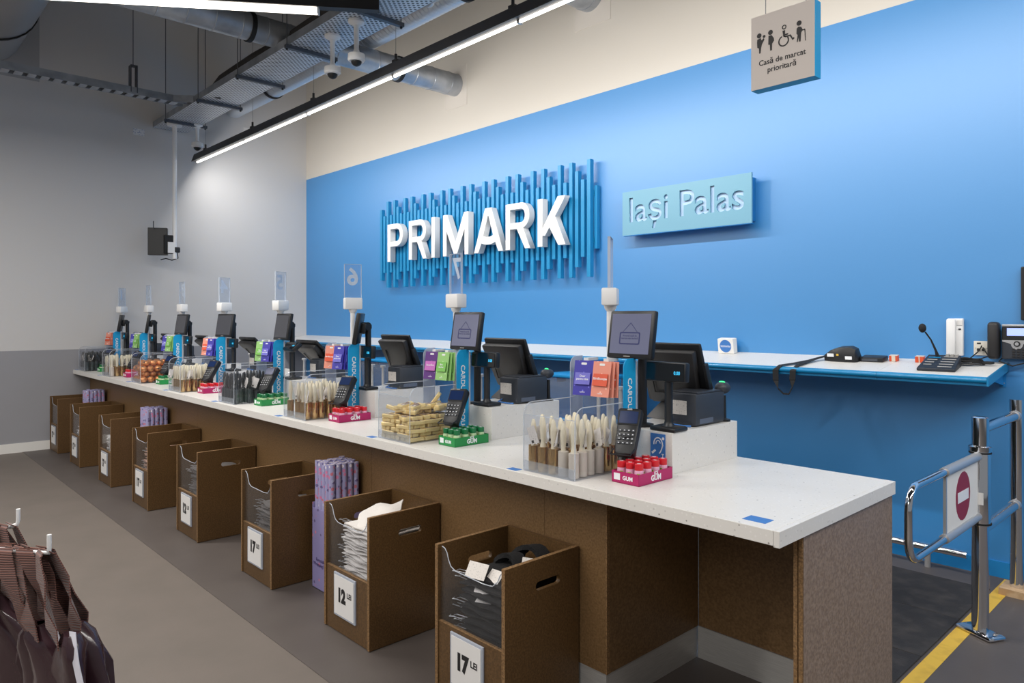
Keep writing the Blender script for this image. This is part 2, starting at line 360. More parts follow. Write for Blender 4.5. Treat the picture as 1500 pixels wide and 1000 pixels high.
# ------------------------------------------------------------------ sloping wall shelf
SZ0, SZ1, SY0 = 1.256, 1.322, 4.728        # front and back height, front y
SLOPE = math.atan2(SZ1-SZ0, YB-SY0)
def sz(y): return SZ0+(SZ1-SZ0)*(y-SY0)/(YB-SY0)
t = thing('wall_shelf', 'long white sloping wall shelf with blue rounded front edge', 'shelf', (0,0,0))
sx_ = [-1.098, -1.69, -2.85, -4.56, -6.3, -8.0, XL+.002]
for a, b in zip(sx_[:-1], sx_[1:]):
    y0, y1, x0, x1 = SY0+.012, YB-.001, b+.001, a-.001
    part('top_panel', G().hexa([(x0,y0,sz(y0)-.03),(x1,y0,sz(y0)-.03),(x1,y1,sz(y1)-.03),(x0,y1,sz(y1)-.03),(x0,y0,sz(y0)),(x1,y0,sz(y0)),(x1,y1,sz(y1)),(x0,y1,sz(y1))]).mesh(K['worktop']), t)
    g = G(); rs = []
    prof = [(0,.002)]+[(-.018*sin(rad(q)), -.018+.018*cos(rad(q))) for q in range(15, 181, 15)]+[(0,-.05),(.012,-.05),(.012,0)]
    for xx in (x0, x1): rs.append([(xx, SY0+.006+p, SZ0+q) for p, q in prof])
    part('front_edge', g.rings(rs).mesh(K['trim_blue'], True), t)
part('end_cap', G().hexa([(-1.098,SY0-.01,SZ0-.05),(-1.088,SY0-.01,SZ0-.05),(-1.088,YB-.001,SZ1-.05),(-1.098,YB-.001,SZ1-.05),(-1.098,SY0-.01,SZ0+.001),(-1.088,SY0-.01,SZ0+.001),(-1.088,YB-.001,SZ1+.001),(-1.098,YB-.001,SZ1+.001)]).mesh(K['trim_blue']), t)
for x in [-1.12, -1.36, -1.44, -1.66, -1.73, -1.98, -2.11, -2.42, -2.5, -2.72, -2.8, -3.06, -3.14, -3.5, -3.9, -4.4, -4.48, -5.2, -5.9, -6.6, -7.4]:
    br = part('bracket', G().box(x-.018, x+.018, YB-.004, YB-.001, 1.17, 1.27).hexa([(x-.004,SY0+.12,sz(SY0+.12)-.036),(x+.004,SY0+.12,sz(SY0+.12)-.036),(x+.004,YB-.004,1.18),(x-.004,YB-.004,1.18),(x-.004,SY0+.12,sz(SY0+.12)-.031),(x+.004,SY0+.12,sz(SY0+.12)-.031),(x+.004,YB-.004,sz(YB)-.031),(x-.004,YB-.004,sz(YB)-.031)]).mesh(K['blue_paint']), t)
    for q in (-.008, .008): part('screw', G().cyl((x+q, YB-.004, 1.195), (x+q, YB-.0065, 1.195), .003, 8).mesh(K['silver']), br)

# ------------------------------------------------------------------ PRIMARK sign
t = thing('brand_sign', 'large white PRIMARK letters on a field of vertical blue bars', 'sign', (-6.1, YB, 1.97))
ox, oz = -6.1, 1.97
bars = {}
for i in range(48):
    kind = 'TSMTS'[i % 5] if i < 47 else 'M'
    z0, z1 = {'T': (1.975, 3.075), 'S': (2.166, 2.896), 'M': (2.071, 2.985)}[kind]
    if kind not in bars: bars[kind] = G().box(-.0215, .0215, -.025, .025, z0-oz, z1-oz, .0015, 1).mesh(K['bar_blue'])
    part('bar', bars[kind], t, (-4.362-.075*i-ox, -.075, 0))
part('backing_rail', G().box(-7.9-ox, -4.33-ox, -.05, -.001, 2.3-oz, 2.34-oz).mesh(K['bar_blue']), t)
part('backing_rail', G().box(-7.9-ox, -4.33-ox, -.05, -.001, 2.75-oz, 2.79-oz).mesh(K['bar_blue']), t)
part('side_plate', G().box(-4.335-ox, -4.30-ox, -.05, -.01, 2.24-oz, 2.83-oz).mesh(K['bar_blue']), t)
def letter(ch, W, h=.467):
    s = .066; d = .075; out = []; M = FY(0, 0, 0)
    if ch in 'PR':
        b = .40*h if ch == 'P' else .44*h
        cy, ry = (h+b)/2, (h-b)/2; cx = W-ry*.95; st = .062
        out.append([[(0,0),(s,0),(s,b)]+arc(cx,cy,ry*.95,ry,-90,90)+[(0,h)], [(s,b+st)]+arc(cx,cy,ry*.95-st*1.05,ry-st,-90,90)+[(s,h-st)]])
        if ch == 'R': out.append([[(W*.42,b+.03),(W*.70,b+.03),(W*1.03,0),(W*1.03-s*1.15,0)]])
    if ch == 'I': out.append([[(0,0),(s,0),(s,h),(0,h)]])
    if ch == 'M':
        c = W/2
        out.append([[(0,0),(0,h),(s*1.15,h),(c,.32*h),(W-s*1.15,h),(W,h),(W,0),(W-s,0),(W-s,.6*h),(c+.03,.03*h),(c-.03,.03*h),(s,.6*h),(s,0)]])
    if ch == 'A':
        c = W/2; k = .05
        out.append([[(0,0),(c-k,h),(c+k,h),(W,0),(W-s*1.1,0)]+[(W-s*1.1-.0, 0)][:0]+[(c+.115,.2*h)]+arc(c,.24*h,.115,.07*h,-20,-160,8)+[(s*1.1,0)],
                    [(c-.085,.37*h)]+arc(c,.40*h,.082,.06*h,200,340,8)+[(c+.005,.82*h),(c-.005,.82*h)]])
    if ch == 'K':
        out.append([[(0,0),(s,0),(s,h),(0,h)]])
        out.append([[(s*.9,.36*h),(W*.72,h),(W*.98,h),(W*.92,.9*h),(s*1.5,.22*h),(s*.9,.22*h)]])
        out.append([[(s*1.75,.52*h),(W*.62,.62*h),(W*1.0,0),(W*.74,0)]])
    return merge([outline(l, d-.003*j_, None, M) for j_, l in enumerate(out)], K['white'])
for ch, a, b in [('P',-7.586,-7.25),('R',-7.124,-6.775),('I',-6.673,-6.588),('M',-6.451,-6.0),('A',-5.905,-5.44),('R',-5.399,-5.05),('K',-4.935,-4.565)]:
    part('letter', letter(ch, b-a), t, (a-ox, 5.02-YB, 2.288-oz))

# ------------------------------------------------------------------ Iasi Palas sign
t = thing('place_sign', 'pale teal sign with recessed lettering Iași Palas on the blue wall', 'sign', (-3.33, YB, 2.32))
W2, H2 = .618, .386
for bo in (.005, .003, .0015, 0):
    tm = text('Iași Palas', .30, None, None, .2, bold=bo)
    dx = max(v.co.x for v in tm.vertices)-min(v.co.x for v in tm.vertices)
    tm.transform(FY(0, -.1, H2*.54) @ Matrix.Diagonal((1.10/dx, 1, 1, 1)))
    po = bpy.data.objects.new('tmp', G().box(-W2, W2, -.12, -.102, 0, H2).mesh(None)); to = bpy.data.objects.new('tmp2', tm)
    COL.objects.link(po); COL.objects.link(to)
    bm_ = po.modifiers.new('b', 'BOOLEAN'); bm_.object = to; bm_.operation = 'DIFFERENCE'; bm_.solver = 'EXACT'; bm_.use_self = True
    dg = bpy.context.evaluated_depsgraph_get(); pm_ = bpy.data.meshes.new_from_object(po.evaluated_get(dg))
    bpy.data.objects.remove(po); bpy.data.objects.remove(to)
    ar = sum(p.area for p in pm_.polygons if p.normal.y < -.9)
    if .70 < ar/(2*W2*H2) < .97: break
pm_.materials.clear(); pm_.materials.append(K['sign_teal'])
part('face_panel', pm_, t)
part('letter_backing', G().box(-W2+.01, W2-.01, -.1015, -.09, .004, H2-.004).mesh(K['sign_letter']), t)
part('rear_box', G().box(-W2+.03, W2-.03, -.0895, -.002, .025, H2-.025).mesh(K['sign_blue']), t)
part('edge_rim', G().box(-W2+.012, W2+.004, -.1195, -.0905, -.006, -.0005).mesh(K['sign_blue']), t)

# ------------------------------------------------------------------ priority till sign
t = thing('priority_sign', 'hanging square grey sign Casă de marcat prioritară with blue sides', 'sign', (-1.27, 2.6, 2.486))
part('board', G().box(-.125, .125, .003, .054, 0, .285).mesh(K['cyan']), t)
fm = part('face', G().box(-.125, .125, 0, .003, 0, .285).mesh(K['sign_face']), t)
for s, z in (('Casă de marcat', .098), ('prioritară', .066)):
    part('lettering', text(s, .029, K['ink'], FY(0, -.0005, z), bold=.0004), fm)
def circ(x, y, r): return arc(x, y, r, r, 0, 342, 18)
icons = [
 [[circ(-.001,.062,.0085)], [[(-.008,.05),(.004,.053),(.008,.044),(.016,.05),(.018,.044),(.009,.03),(.006,.018),(.004,.0),(-.001,0),(-.002,.018),(-.008,.022),(-.009,.04)]], [circ(.017,.055,.005)]],
 [[circ(0,.062,.0085)], [[(-.007,.052),(.004,.052),(.012,.04),(.013,.031),(.006,.022),(.005,0),(-.001,0),(-.002,.02),(-.008,.022)]]],
 [[circ(-.002,.066,.008), circ(-.002,.066,.0045)], [arc(-.004,.02,.019,.019,110,400,24), arc(-.004,.02,.0145,.0145,110,400,24)][:1] and [arc(-.004,.02,.019,.019,110,395,24)+arc(-.004,.02,.0145,.0145,395,110,24)],
  [[(-.008,.055),(.001,.055),(.001,.042),(.012,.042),(.012,.037),(.001,.037),(.003,.03),(.018,.03),(.027,.014),(.034,.018),(.032,.023),(.028,.021),(.021,.035),(-.005,.035)]]],
 [[circ(-.004,.064,.0085)], [[(-.012,.048),(-.006,.053),(.003,.05),(.008,.04),(.016,.04),(.016,.036),(.006,.036),(.003,.03),(.001,.002),(-.004,.002),(-.005,.018),(-.009,.002),(-.012,.003),(-.009,.026),(-.013,.03)]], [[(.014,.038),(.017,.038),(.0185,0),(.0165,0)]]]]
for x, ic in zip((-.09, -.045, .012, .072), icons):
    part('pictogram', merge([outline(l, .0006, None, FY(x, -.0005, .138)@Matrix.Scale(1.12,4)) for l in ic], K['ink']), fm)
for x in (-.08, .08): part('hanging_wire', G().cyl((x,.03,.285),(x,.03,ZC-2.486),.0015,6).mesh(K['rod']), t)

# ------------------------------------------------------------------ ceiling services
def duct(name, label, p0, p1, r, m, ridge, step, bands=(), amp=.006, seam_parts=True):
    p0, p1 = Vector(p0), Vector(p1); L = (p1-p0).length; ax = (p1-p0).normalized()
    q = ax.to_track_quat('Z', 'Y').to_matrix().to_4x4()
    t = thing(name, label, 'duct', p0)
    if ridge:
        prof = []; z = 0
        while z < L: prof += [(r-amp, z), (r, z+step*.5)]; z += step
        part('duct_skin', G().lathe(prof+[(r-amp, L)], 32, q).mesh(K[m], True), t)
    else:
        part('duct_skin', G().lathe([(r,0),(r,L)], 40, q).mesh(K[m], True), t)
        z = step
        while z < L:
            part('seam', G().lathe([(r+.0005,z-.006),(r+.005,z),(r+.0005,z+.006)], 32, q, False).mesh(K[m], True), t); z += step
    for b in bands: part('clamp_band', G().lathe([(r+.001,b-.02),(r+.012,b-.02),(r+.012,b+.02),(r+.001,b+.02)], 32, q, False).mesh(K['rubber'], True), t)
    return t
duct('spiral_duct', 'silver spiral duct crossing above the lamp into the cream wall', (-6.46,-1.2,4.28), (-6.46,YB-.001,4.28), .125, 'galv', False, .24, (3.94, 5.58))
duct('corrugated_duct', 'silver corrugated flexible duct beside the perforated cable tray', (XL+.001,4.05,4.58), (-1.2,4.05,4.58), .15, 'galv_flex', True, .06, (1.3, 3.2, 5.2), .014)
duct('large_duct', 'wide dull grey corrugated duct in the top left corner', (XL+.001,1.1,4.95), (-4.2,1.1,4.95), .45, 'flex_dark', True, .07, (1.0,), .022)
duct('spiral_duct', 'short silver duct stub entering the cream wall at the top edge', (-4.42,4.3,4.66), (-4.42,YB-.001,4.66), .16, 'galv', False, .2)
for nm, x, y0, z in (('spiral', -6.46, .2, 4.28), ('stub', -4.40, .22, 4.62)):
    solo('wall_patch', G().box(x-y0, x+y0, YB-.004, YB, z-.26, z+.2).mesh(mat('patch_'+nm, (214,206,196), .5)), 'pale sealing patch where the %s meets the cream wall' % ('long spiral duct' if nm == 'spiral' else 'short duct stub'), 'patch')
solo('wall_patch', G().box(XL, XL+.0009, .7, 1.72, 4.42, 5.5).mesh(mat('patch_l', (170,170,172), .5)), 'grey sealing patch behind the wide duct on the left wall', 'patch')
solo('cable_bundle', G().tube([(-8.25,3.12,4.17),(-8.0,3.12,4.24),(-7.2,3.12,4.25),(-6.65,3.12,4.23)], .085, 12).mesh(K['cable_dark'], True), 'dark insulated pipe lying in the far half of the cable tray', 'pipe')
solo('cable_bundle', G().tube([(-6.27,3.12,4.23),(-5,3.12,4.26),(-3,3.12,4.26)], .085, 12).mesh(K['cable_dark'], True), 'dark insulated pipe lying in the near half of the cable tray', 'pipe')
TZ0, TYA, TYB = 4.1, 2.985, 3.41
t = thing('cable_tray', 'wide perforated galvanised cable tray running along under the ceiling', 'cable tray', (0,0,TZ0))
part('tray_bottom', G().box(XL+.02, -2.6, TYA, TYB, 0, .003).mesh(K['tray']), t)
part('side_rail', G().box(XL+.02, -2.6, TYA-.003, TYA, 0, .075).mesh(K['galv']), t)
part('side_rail', G().box(XL+.02, -2.6, TYB, TYB+.003, 0, .075).mesh(K['galv']), t)
for x in (-9.55, -8.42, -7.3, -6.18, -5.06, -3.95):
    st = part('strut', G().box(x-.02, x+.02, TYA-.03, TYB+.07, -.035, -.001).mesh(K['strut']), t)
    for y in (TYA-.015, TYB+.05):
        part('threaded_rod', G().cyl((x,y,-.05),(x,y,ZC-TZ0),.005,8).mesh(K['rod']), st)
        part('nut', G().cyl((x,y,-.05),(x,y,-.035),.012,6).mesh(K['black']), st)
t = thing('cable_ladder', 'narrow grey cable ladder with rungs joining the perforated tray', 'cable tray', (-8.80,0,4.1))
for x in (-.07, .07): part('side_rail', G().box(x-.004, x+.004, -2.5, 2.95, 0, .08).mesh(K['galv']), t)
part('corner_piece', G().hexa([(.07,2.8,0),(.075,2.8,0),(.21,2.975,0),(.205,2.98,0),(.07,2.8,.08),(.075,2.8,.08),(.21,2.975,.08),(.205,2.98,.08)]).mesh(K['galv']), t)
rg = G().box(-.066, .066, -.036, .036, .002, .010).mesh(K['galv'])
for k in range(46): part('rung', rg, t, (0, -2.4+.116*k, 0))
ub = part('hanger_strap', G().box(-.09, .0, -.004, .004, 0, .3).box(-.09, .0, .06, .068, 0, .3).box(-.09, 0, -.004, .068, .3, .305).mesh(K['strut']), t, (.08, 2.35, .02))
part('threaded_rod', G().cyl((-.04,.03,.3),(-.04,.03,ZC-4.12),.005,8).mesh(K['rod']), ub)
part('threaded_rod', G().cyl((.1,.2,.04),(.1,.2,ZC-4.1),.005,8).mesh(K['rod']), t)
t = thing('sprinkler_pipe', 'thin silver pipe with round end near the top of the cream wall', 'pipe', (-5.05,3.75,4.36))
part('pipe', G().cyl((0,0,0),(1.6,.1,.03),.022,12).mesh(K['silver'], True), t); part('end_ball', G().sph((0,0,0),.045).mesh(K['silver'], True), t)
def dome(x, y, drop, lab):
    t = thing('dome_camera', lab, 'security camera', (x, y, TZ0), 0, 'dome cameras under the cable tray')
    part('mounting_plate', G().lathe([(.07,-.002),(.07,-.02),(.035,-.04)], 20).mesh(K['white'], True), t)
    part('stem', G().lathe([(.03,-.03),(.022,-.06),(.02,-drop+.03),(.03,-drop)], 16).mesh(K['white'], True), t)
    part('body', G().lathe([(.03,-drop),(.07,-drop-.015),(.074,-drop-.06),(.062,-drop-.075)], 24).mesh(K['white'], True), t)
    part('lens_dome', G().sph((0,0,-drop-.07),.046,16,10).mesh(K['black'], True), t)
dome(-9.571, 3.365, .22, 'white dome camera on a stem beside the white monitor pole')
dome(-5.705, 3.171, .27, 'left of the two white dome cameras near the top')
dome(-5.282, 3.16, .27, 'right of the two white dome cameras near the top')
t = thing('ceiling_monitor', 'black monitor hanging from a white pole by the grey wall', 'monitor', (-9.68, 3.12, 2.3))
part('pole', G().cyl((0,0,.05),(0,0,1.8),.027,14).mesh(K['white'], True), t)
part('ceiling_flange', G().cyl((0,0,1.76),(0,0,1.8),.09,20).mesh(K['white'], True), t)
sc_ = part('screen', G().box(-.03, .03, -.23, .0, .03, .38, .006).mesh(K['black']), t, (-.02,-.08,.06), (0,0,rad(-32)))
part('rear_housing', G().box(.0, .05, -.05, .06, .06, .3, .008).mesh(K['rubber']), t, (-.03,-.08,.05))
part('bracket', G().box(-.03,.03,-.09,0,.12,.26).mesh(K['white']), t); part('clamp', G().box(-.035,.035,-.01,.06,.13,.2,.01).mesh(K['black']), t)
part('aerial', G().cyl((-.05,-.24,.42),(-.05,-.24,.52),.006,8).mesh(K['black']), t)
part('cable', G().tube([(0,.03,.14),(.01,.04,.06),(-.01,-.03,.03),(-.02,-.1,.05),(-.03,-.16,.03)],.007,6).mesh(K['rubber']), t)
solo('wall_label', G().box(XL, XL+.003, 2.75, 2.885, 3.97, 4.055).mesh(mat('label_print', (226,226,228), .6, var=((150,160,190), 60, .55, .6))), 'small white printed label high on the grey wall', 'label')
solo('wall_label', G().box(XL, XL+.003, 4.2, 4.34, 4.25, 4.33).mesh(K['paper']), 'small white label on the grey wall behind the long strip lamp', 'label')

# ------------------------------------------------------------------ gate and floor mats
GX = -1.0
t = thing('swing_gate', 'chrome swing gate with white no entry panel beside the counter', 'gate', (GX, 4.18, .003))
part('base_plate', G().box(-.1, .1, -.055, .055, 0, .022, .012, 2).mesh(K['chrome'], True), t, (0,0,0), (0,0,rad(-28)))
part('post', G().lathe([(.038,.02),(.038,1.09),(.03,1.094)], 24).mesh(K['chrome'], True), t)
sl = part('sleeve', G().lathe([(.044,.55),(.046,.552),(.046,.92),(.044,.925)], 24).mesh(K['chrome'], True), t)
for z in (.56, .915): part('sleeve_ring', G().lathe([(.046,z-.004),(.05,z-.004),(.05,z+.004),(.046,z+.004)], 24).mesh(K['rubber']), sl)
part('collar', G().lathe([(.045,.92),(.052,.922),(.052,.945),(.04,.95)], 24).mesh(K['chrome'], True), t)
part('rating_label', G().box(-.045,.025,-.0475,-.046,.66,.72).mesh(K['paper']), sl); part('lock_plate', G().box(-.03,.01,-.052,-.046,.78,.87,.008).mesh(K['silver'], True), sl)
part('lock', G().cyl((-.01,-.052,.84),(-.01,-.06,.84),.012,12).mesh(K['gold']), sl)
zt, zb = .90, .60
pts = [(0,-.04,zt),(0,-.3,zt),(0,-.95,zt)]+[(0,-.95-.09*sin(rad(a)), zt-.09+.09*cos(rad(a))) for a in range(15, 91, 15)]+[(0,-1.04-.0,zt-.2)]+[(0,-.95-.09*cos(rad(a)), zb+.09-.09*sin(rad(a))) for a in range(0, 91, 15)]+[(0,-.3,zb),(0,-.04,zb)]
arm = part('gate_arm', G().tube(pts, .0165, 12).mesh(K['chrome'], True), t)
pn = part('no_entry_panel', G().box(-.004, .004, -.56, -.06, zb+.02, zt-.02).mesh(K['white_matte']), t)
part('panel_clip', G().cyl((0,-.58,zt),(0,-.05,zt),.022,12).mesh(K['silver'], True), pn); part('panel_clip', G().cyl((0,-.58,zb),(0,-.05,zb),.022,12).mesh(K['silver'], True), pn)
part('panel_edge', G().box(-.006,.006,-.575,-.56,zb,zt).mesh(K['silver']), pn)
part('red_disc', outline([circ(0,0,.115)], .001, K['no_entry'], FX(.0045, -.31, .75)), pn); part('white_bar', outline([[(-.085,-.025),(.085,-.025),(.085,.025),(-.085,.025)]], .001, K['white_ink'], FX(.0055, -.31, .75)), pn)
t2 = thing('guard_rail', 'chrome double guard rail between gate post and blue wall', 'rail', (GX, 4.94, .003))
part('post', G().cyl((0,0,.04),(0,0,1.12),.035,24).mesh(K['chrome'], True), t2); part('wood_block', G().box(-.07,.09,-.09,.09,0,.04).mesh(K['wood']), t2)
for z in (1.03, .52): part('rail', G().cyl((0,-.72,z),(0,-.03,z),.026,16).mesh(K['chrome'], True), t2); part('rail_joint', G().cyl((0,-.07,z),(0,-.03,z),.03,16).mesh(K['silver'], True), t2)
t = thing('kick_rail', 'low chrome kick rail along the foot of the blue wall', 'rail', (-1.28, 5.06, .003))
part('rail', G().cyl((-3.5,0,.125),(0,0,.125),.022,14).mesh(K['chrome'], True), t)
for x in (-.22, -1.4, -2.6): part('foot', G().cyl((x,0,0),(x,0,.11),.018,10).mesh(K['silver'], True), t)
ms = G().box(-.3,.3,-.3,.3,0,.008,.002,1).mesh(K['mat_black'])
mt = thing('floor_mat', 'dark rubber tiled mat on the floor behind the counter', 'mat', (-1.42, 3.4, .003))
for i in range(6):
    for j in range(3): part('mat_tile', ms, mt, (-.604*i, .604*j-.02, 0))
solo('floor_tape', G().box(-1.105, -1.035, 3.06, YB-.03, .003, .0045).mesh(K['tape']), 'yellow floor tape strip beside the dark mat', 'tape')
solo('wall_screen', G().box(-1.02, -.55, YB-.05, YB-.002, 1.58, 1.9, .006).mesh(K['black']), 'black wall screen cut off by the right picture edge', 'screen')

# ------------------------------------------------------------------ till stations
MC = {}
def C(key, fn):
    if key not in MC: MC[key] = fn()
    return MC[key]
PX = [-9.92, -8.84, -7.73, -6.605, -5.45, -4.334, -3.199, -2.071]     # sign pole x, farthest till first
TILL = ['the farthest till', 'the second farthest till', 'the third farthest till', 'the fourth farthest till', 'the fourth nearest till', 'the third nearest till', 'the second nearest till', 'the nearest till']
GUM = 'GRGRGRGR'
CARDS = [('salmon',), ('blue','green'), ('blue','green'), ('salmon','blue'), ('green','blue'), ('salmon','blue'), ('purple','green'), ('blue','salmon')]
CHIP = {'blue':'Doar\npentru tine', 'salmon':'Sărbătorește', 'purple':'Bucură-te', 'green':'Bine\nmeritat'}
GOODS = ['dark', 'brush', 'orange', 'brush', 'dark', 'brush', 'bars', 'brush']
MYAW = [-22, -18, 6, 12, 0, -38, 0, 0]; PTILT = [48, 48, 48, 46, 46, 22, 22, 20]; VDX = [.06, .07, .08, .09, .09, .05, .11, .155]
SYAW = [50, -70, -68, 38, 48, 12, -56, 84]
UPL = Matrix.Rotation(-pi/2, 4, 'Z')      # lettering that reads downwards

def number_sign(k, X):
    t = thing('number_sign_pole', 'white pole with clear number sign and white light box at '+TILL[k], 'sign', (X, 2.565, CT), 0, 'till number poles')
    part('pole', C('pole', lambda: G().lathe([(.03,0),(.03,.006),(.017,.01),(.017,.69)], 16).mesh(K['white'], True)), t)
    part('collar', C('collar', lambda: G().lathe([(.018,.68),(.026,.69),(.03,.705)], 16).mesh(K['white'], True)), t)
    a = math.atan2(-2.56, -X) + pi/2 + rad(SYAW[k])
    b = part('light_box', C('lbox', lambda: G().box(-.06,.06,-.035,.035,.705,.785,.008).mesh(K['white'], True)), t, (0,0,0), (0,0,a))
    part('number_panel', C('npan', lambda: G().box(-.058,.058,-.006,.006,.785,1.015,.002,1).mesh(K['acrylic_blue'])), t, (0,0,0), (0,0,a))
    part('panel_edge', C('nedge', lambda: G().box(-.0595,-.0565,-.0065,.0065,.785,1.015).box(.0565,.0595,-.0065,.0065,.785,1.015).box(-.0595,.0595,-.0065,.0065,1.013,1.016).mesh(K['acrylic_edge'])), t, (0,0,0), (0,0,a))
    part('digit', text(str(k+1), .165, K['white_ink'], Matrix.Translation((0,.0075,.925)) @ Matrix.Rotation(pi,4,'Z') @ Matrix.Rotation(pi/2,4,'X'), bold=.004), t, (0,0,0), (0,0,a))

def bin_side(mat_, M, ed=False):
    z0, z1, zr = 0, .285, .46
    prof = [(0,0),(.345,0),(.345,zr)] + [(.345-.0,zr-.08)][:0] + arc(.275,.355,.06,.07,0,-90,6) + [(.04,z1)] + arc(.04,z1-.04,.04,.04,90,180,6)
    if not ed: return outline([prof], .003, mat_, M)
def acrylic_bin(k, X):
    t = thing('acrylic_bin', 'clear acrylic display bin standing on the counter front at '+TILL[k], 'display bin', (X-.109, 2.115, CT), 0, 'clear acrylic counter bins')
    W, D = .295, .38
    part('front_panel', C('bf', lambda: G().box(0,W,0,.003,0,.24).mesh(K['acrylic'])), t)
    for x in (0, W-.003):
        part('side_panel', C(('bs',x), lambda: G().rings([[(x+q, p[0], p[1]) for p in [(0,0),(D,0),(D,.37)]+arc(D-.07,.36,.06,.072,0,-90,6)+[(.05,.288)]+arc(.05,.238,.047,.05,90,180,6)] for q in (0,.003)]).mesh(K['acrylic'])), t)
        part('side_edge', C(('be',x), lambda: G().tube([(x+.0015, p[0], p[1]) for p in [(0,.003),(0,.2)]+arc(.05,.238,.049,.05,180,90,6)+[(D-.07,.288)]+arc(D-.07,.36,.062,.072,-90,0,6)], .0022, 6).mesh(K['acrylic_edge'], True)), t)
    part('bottom_panel', C('bb', lambda: G().box(.003,W-.003,.003,D,0.0005,.003).mesh(K['acrylic'])), t)
    part('front_lip', C('bl', lambda: G().box(.003,W-.003,-.0022,-.0002,0,.045).mesh(K['acrylic_lip'])), t)
    part('top_edge', C('bt', lambda: G().box(0,W,0,.003,.2385,.2405).mesh(K['acrylic_edge'])), t)
    solo('shelf_sticker', C('stk', lambda: G().box(-.03,.03,-.02,.02,0,.0006).mesh(K['sticker_blue'])), 'small blue sticker beside the clear bin at '+TILL[k], 'sticker', (X-.15, 2.1, CT), (0,0,0), 'blue stickers beside the bins')

def card_rack(k, X):
    t = thing('gift_card_rack', 'clear gift card rack with blue CARDURI strip at '+TILL[k], 'card rack', (X, 2.5, CT), 0, 'gift card racks')
    part('back_panel', C('rp', lambda: G().box(-.1,.18,-.002,.001,.004,.36).mesh(K['acrylic'])), t)
    side = lambda x, m, th: outline([[(-.083,.0035),(.0,.0035),(.0,.475)]+arc(-.043,.435,.04,.04,90,180,6)], th, K[m], FX(x,0,0))
    part('frosted_upright', C('rf', lambda: side(-.113, 'acrylic_frost', .004)), t)
    st = part('blue_upright', C('rb', lambda: side(.19, 'cyan', .004)), t)
    part('lettering', C('rt', lambda: text('CARDURI CADOU', .040, K['white_ink'], FX(.1925,-.042,.392) @ UPL, ax='LEFT', bold=.0006)), st)
    part('clear_edge', C('re', lambda: G().box(.187,.1935,.0005,.011,.0035,.465).mesh(K['acrylic_edge'])), t)
    for x in (-.03, .085): part('peg', C('pg', lambda: G().box(-.014,.014,-.07,-.002,.458,.47).mesh(K['white'])), t, (x,0,0))
def card_mesh(c): return G().box(-.048,.048,-.0008,.0008,-.155,0,0).mesh(K['card_'+c])
def gift_cards(k, X):
    for i, c in enumerate(CARDS[k]):
        for j in range(3):
            y = 2.440 + .009*j
            t = thing('gift_card', '%s %s gift card hanging on the rack at %s' % (['front','middle','rear'][j], c, TILL[k]), 'gift card', (X-.03+.105*i+.012*j+(.03 if len(CARDS[k])==1 else 0), y-.02, 1.405), 0, c+' gift cards at '+TILL[k])
            t.rotation_euler = (rad(-9+3*j), 0, rad((22 if k < 6 else 12)-9*i+2*j))
            b = part('backing_card', C(('cb',c), lambda: card_mesh(c)), t)
            if j == 0 or j == 2:
                ch = part('chip_card', C(('cc',c), lambda: G().box(-.038,.038,-.003,-.0012,-.108,-.055).mesh(K['chip_'+c])), t, (0,0,0), (rad(-4),0,0))
                part('lettering', C(('ct',c), lambda: text(CHIP[c], .0135, K['white_ink'], FY(0,-.0034,-.077), bold=.0002)), ch)
            part('small_print', C('cp', lambda: text('cadou', .011, K['white_ink'], FY(0,-.0012,-.14))), t)
            part('punch_slot', C('cs', lambda: outline([rrect(-.014,.014,-.005,.005,.004)], .0006, K['white'], FY(0,-.001,-.014))), t)

def brush_set(k, X, dark):
    tube = C(('tube',dark), lambda: G().lathe([(.0205,.001),(.0215,.004),(.0215,.105),(.0195,.1052),(.0185,.1)], 18).mesh(K['dark_tube' if dark else 'gold'], True))
    ftube = C(('ft',dark), lambda: G().lathe([(.0205,.001),(.0215,.004),(.0215,.1),(.017,.102)], 18).mesh(K['dark_tube' if dark else 'frost'], True))
    hand = C(('hd',dark), lambda: G().lathe([(.014,.09),(.0105,.108),(.009,.12),(.0125,.15),(.0135,.17),(.011,.195),(.008,.215),(.004,.222)], 12).mesh(K['dark_handle' if dark else 'cream'], True))
    tagm = C('btag', lambda: G().box(-.021,.021,-.0006,.0006,-.075,0).mesh(K['tag_paper'])); hole = C('bhole', lambda: G().sph((0,0,.202),.0042,8,6,(2.2,.6,1)).mesh(K['kraft' if not dark else 'silver']))
    mark = C('bmark', lambda: G().box(-.016,-.004,-.0012,-.0007,-.07,-.058).mesh(K['ink']))
    lab = ('black handled brush in a grey tube' if dark else 'cream handled brush in a gold tube')+' in the clear bin at '+TILL[k]
    for i in range(5):
        for j in range(6):
            if random.random() < .08: continue
            x = X-.109+.034+.056*i+random.uniform(-.003,.003); y = 2.115+.032+.051*j+random.uniform(-.003,.003)
            t = thing('handled_brush', lab, 'brush', (x, y, CT+.0032), random.uniform(0,6.28), 'brushes in the bin at '+TILL[k])
            fr = random.random() < .25
            part('tube', ftube if fr else tube, t)
            part('handle', hand, t, (0,0,random.uniform(-.008,.012))); part('hang_hole', hole, t)
            if random.random() < .72:
                tg = part('price_tag', tagm, t, (0,-.019,.185), (rad(random.uniform(-18,4)), rad(random.uniform(-32,32)), 0)); tg.rotation_euler.z = -t.rotation_euler.z+random.uniform(-.7,.7)
                part('tag_mark', mark, tg)
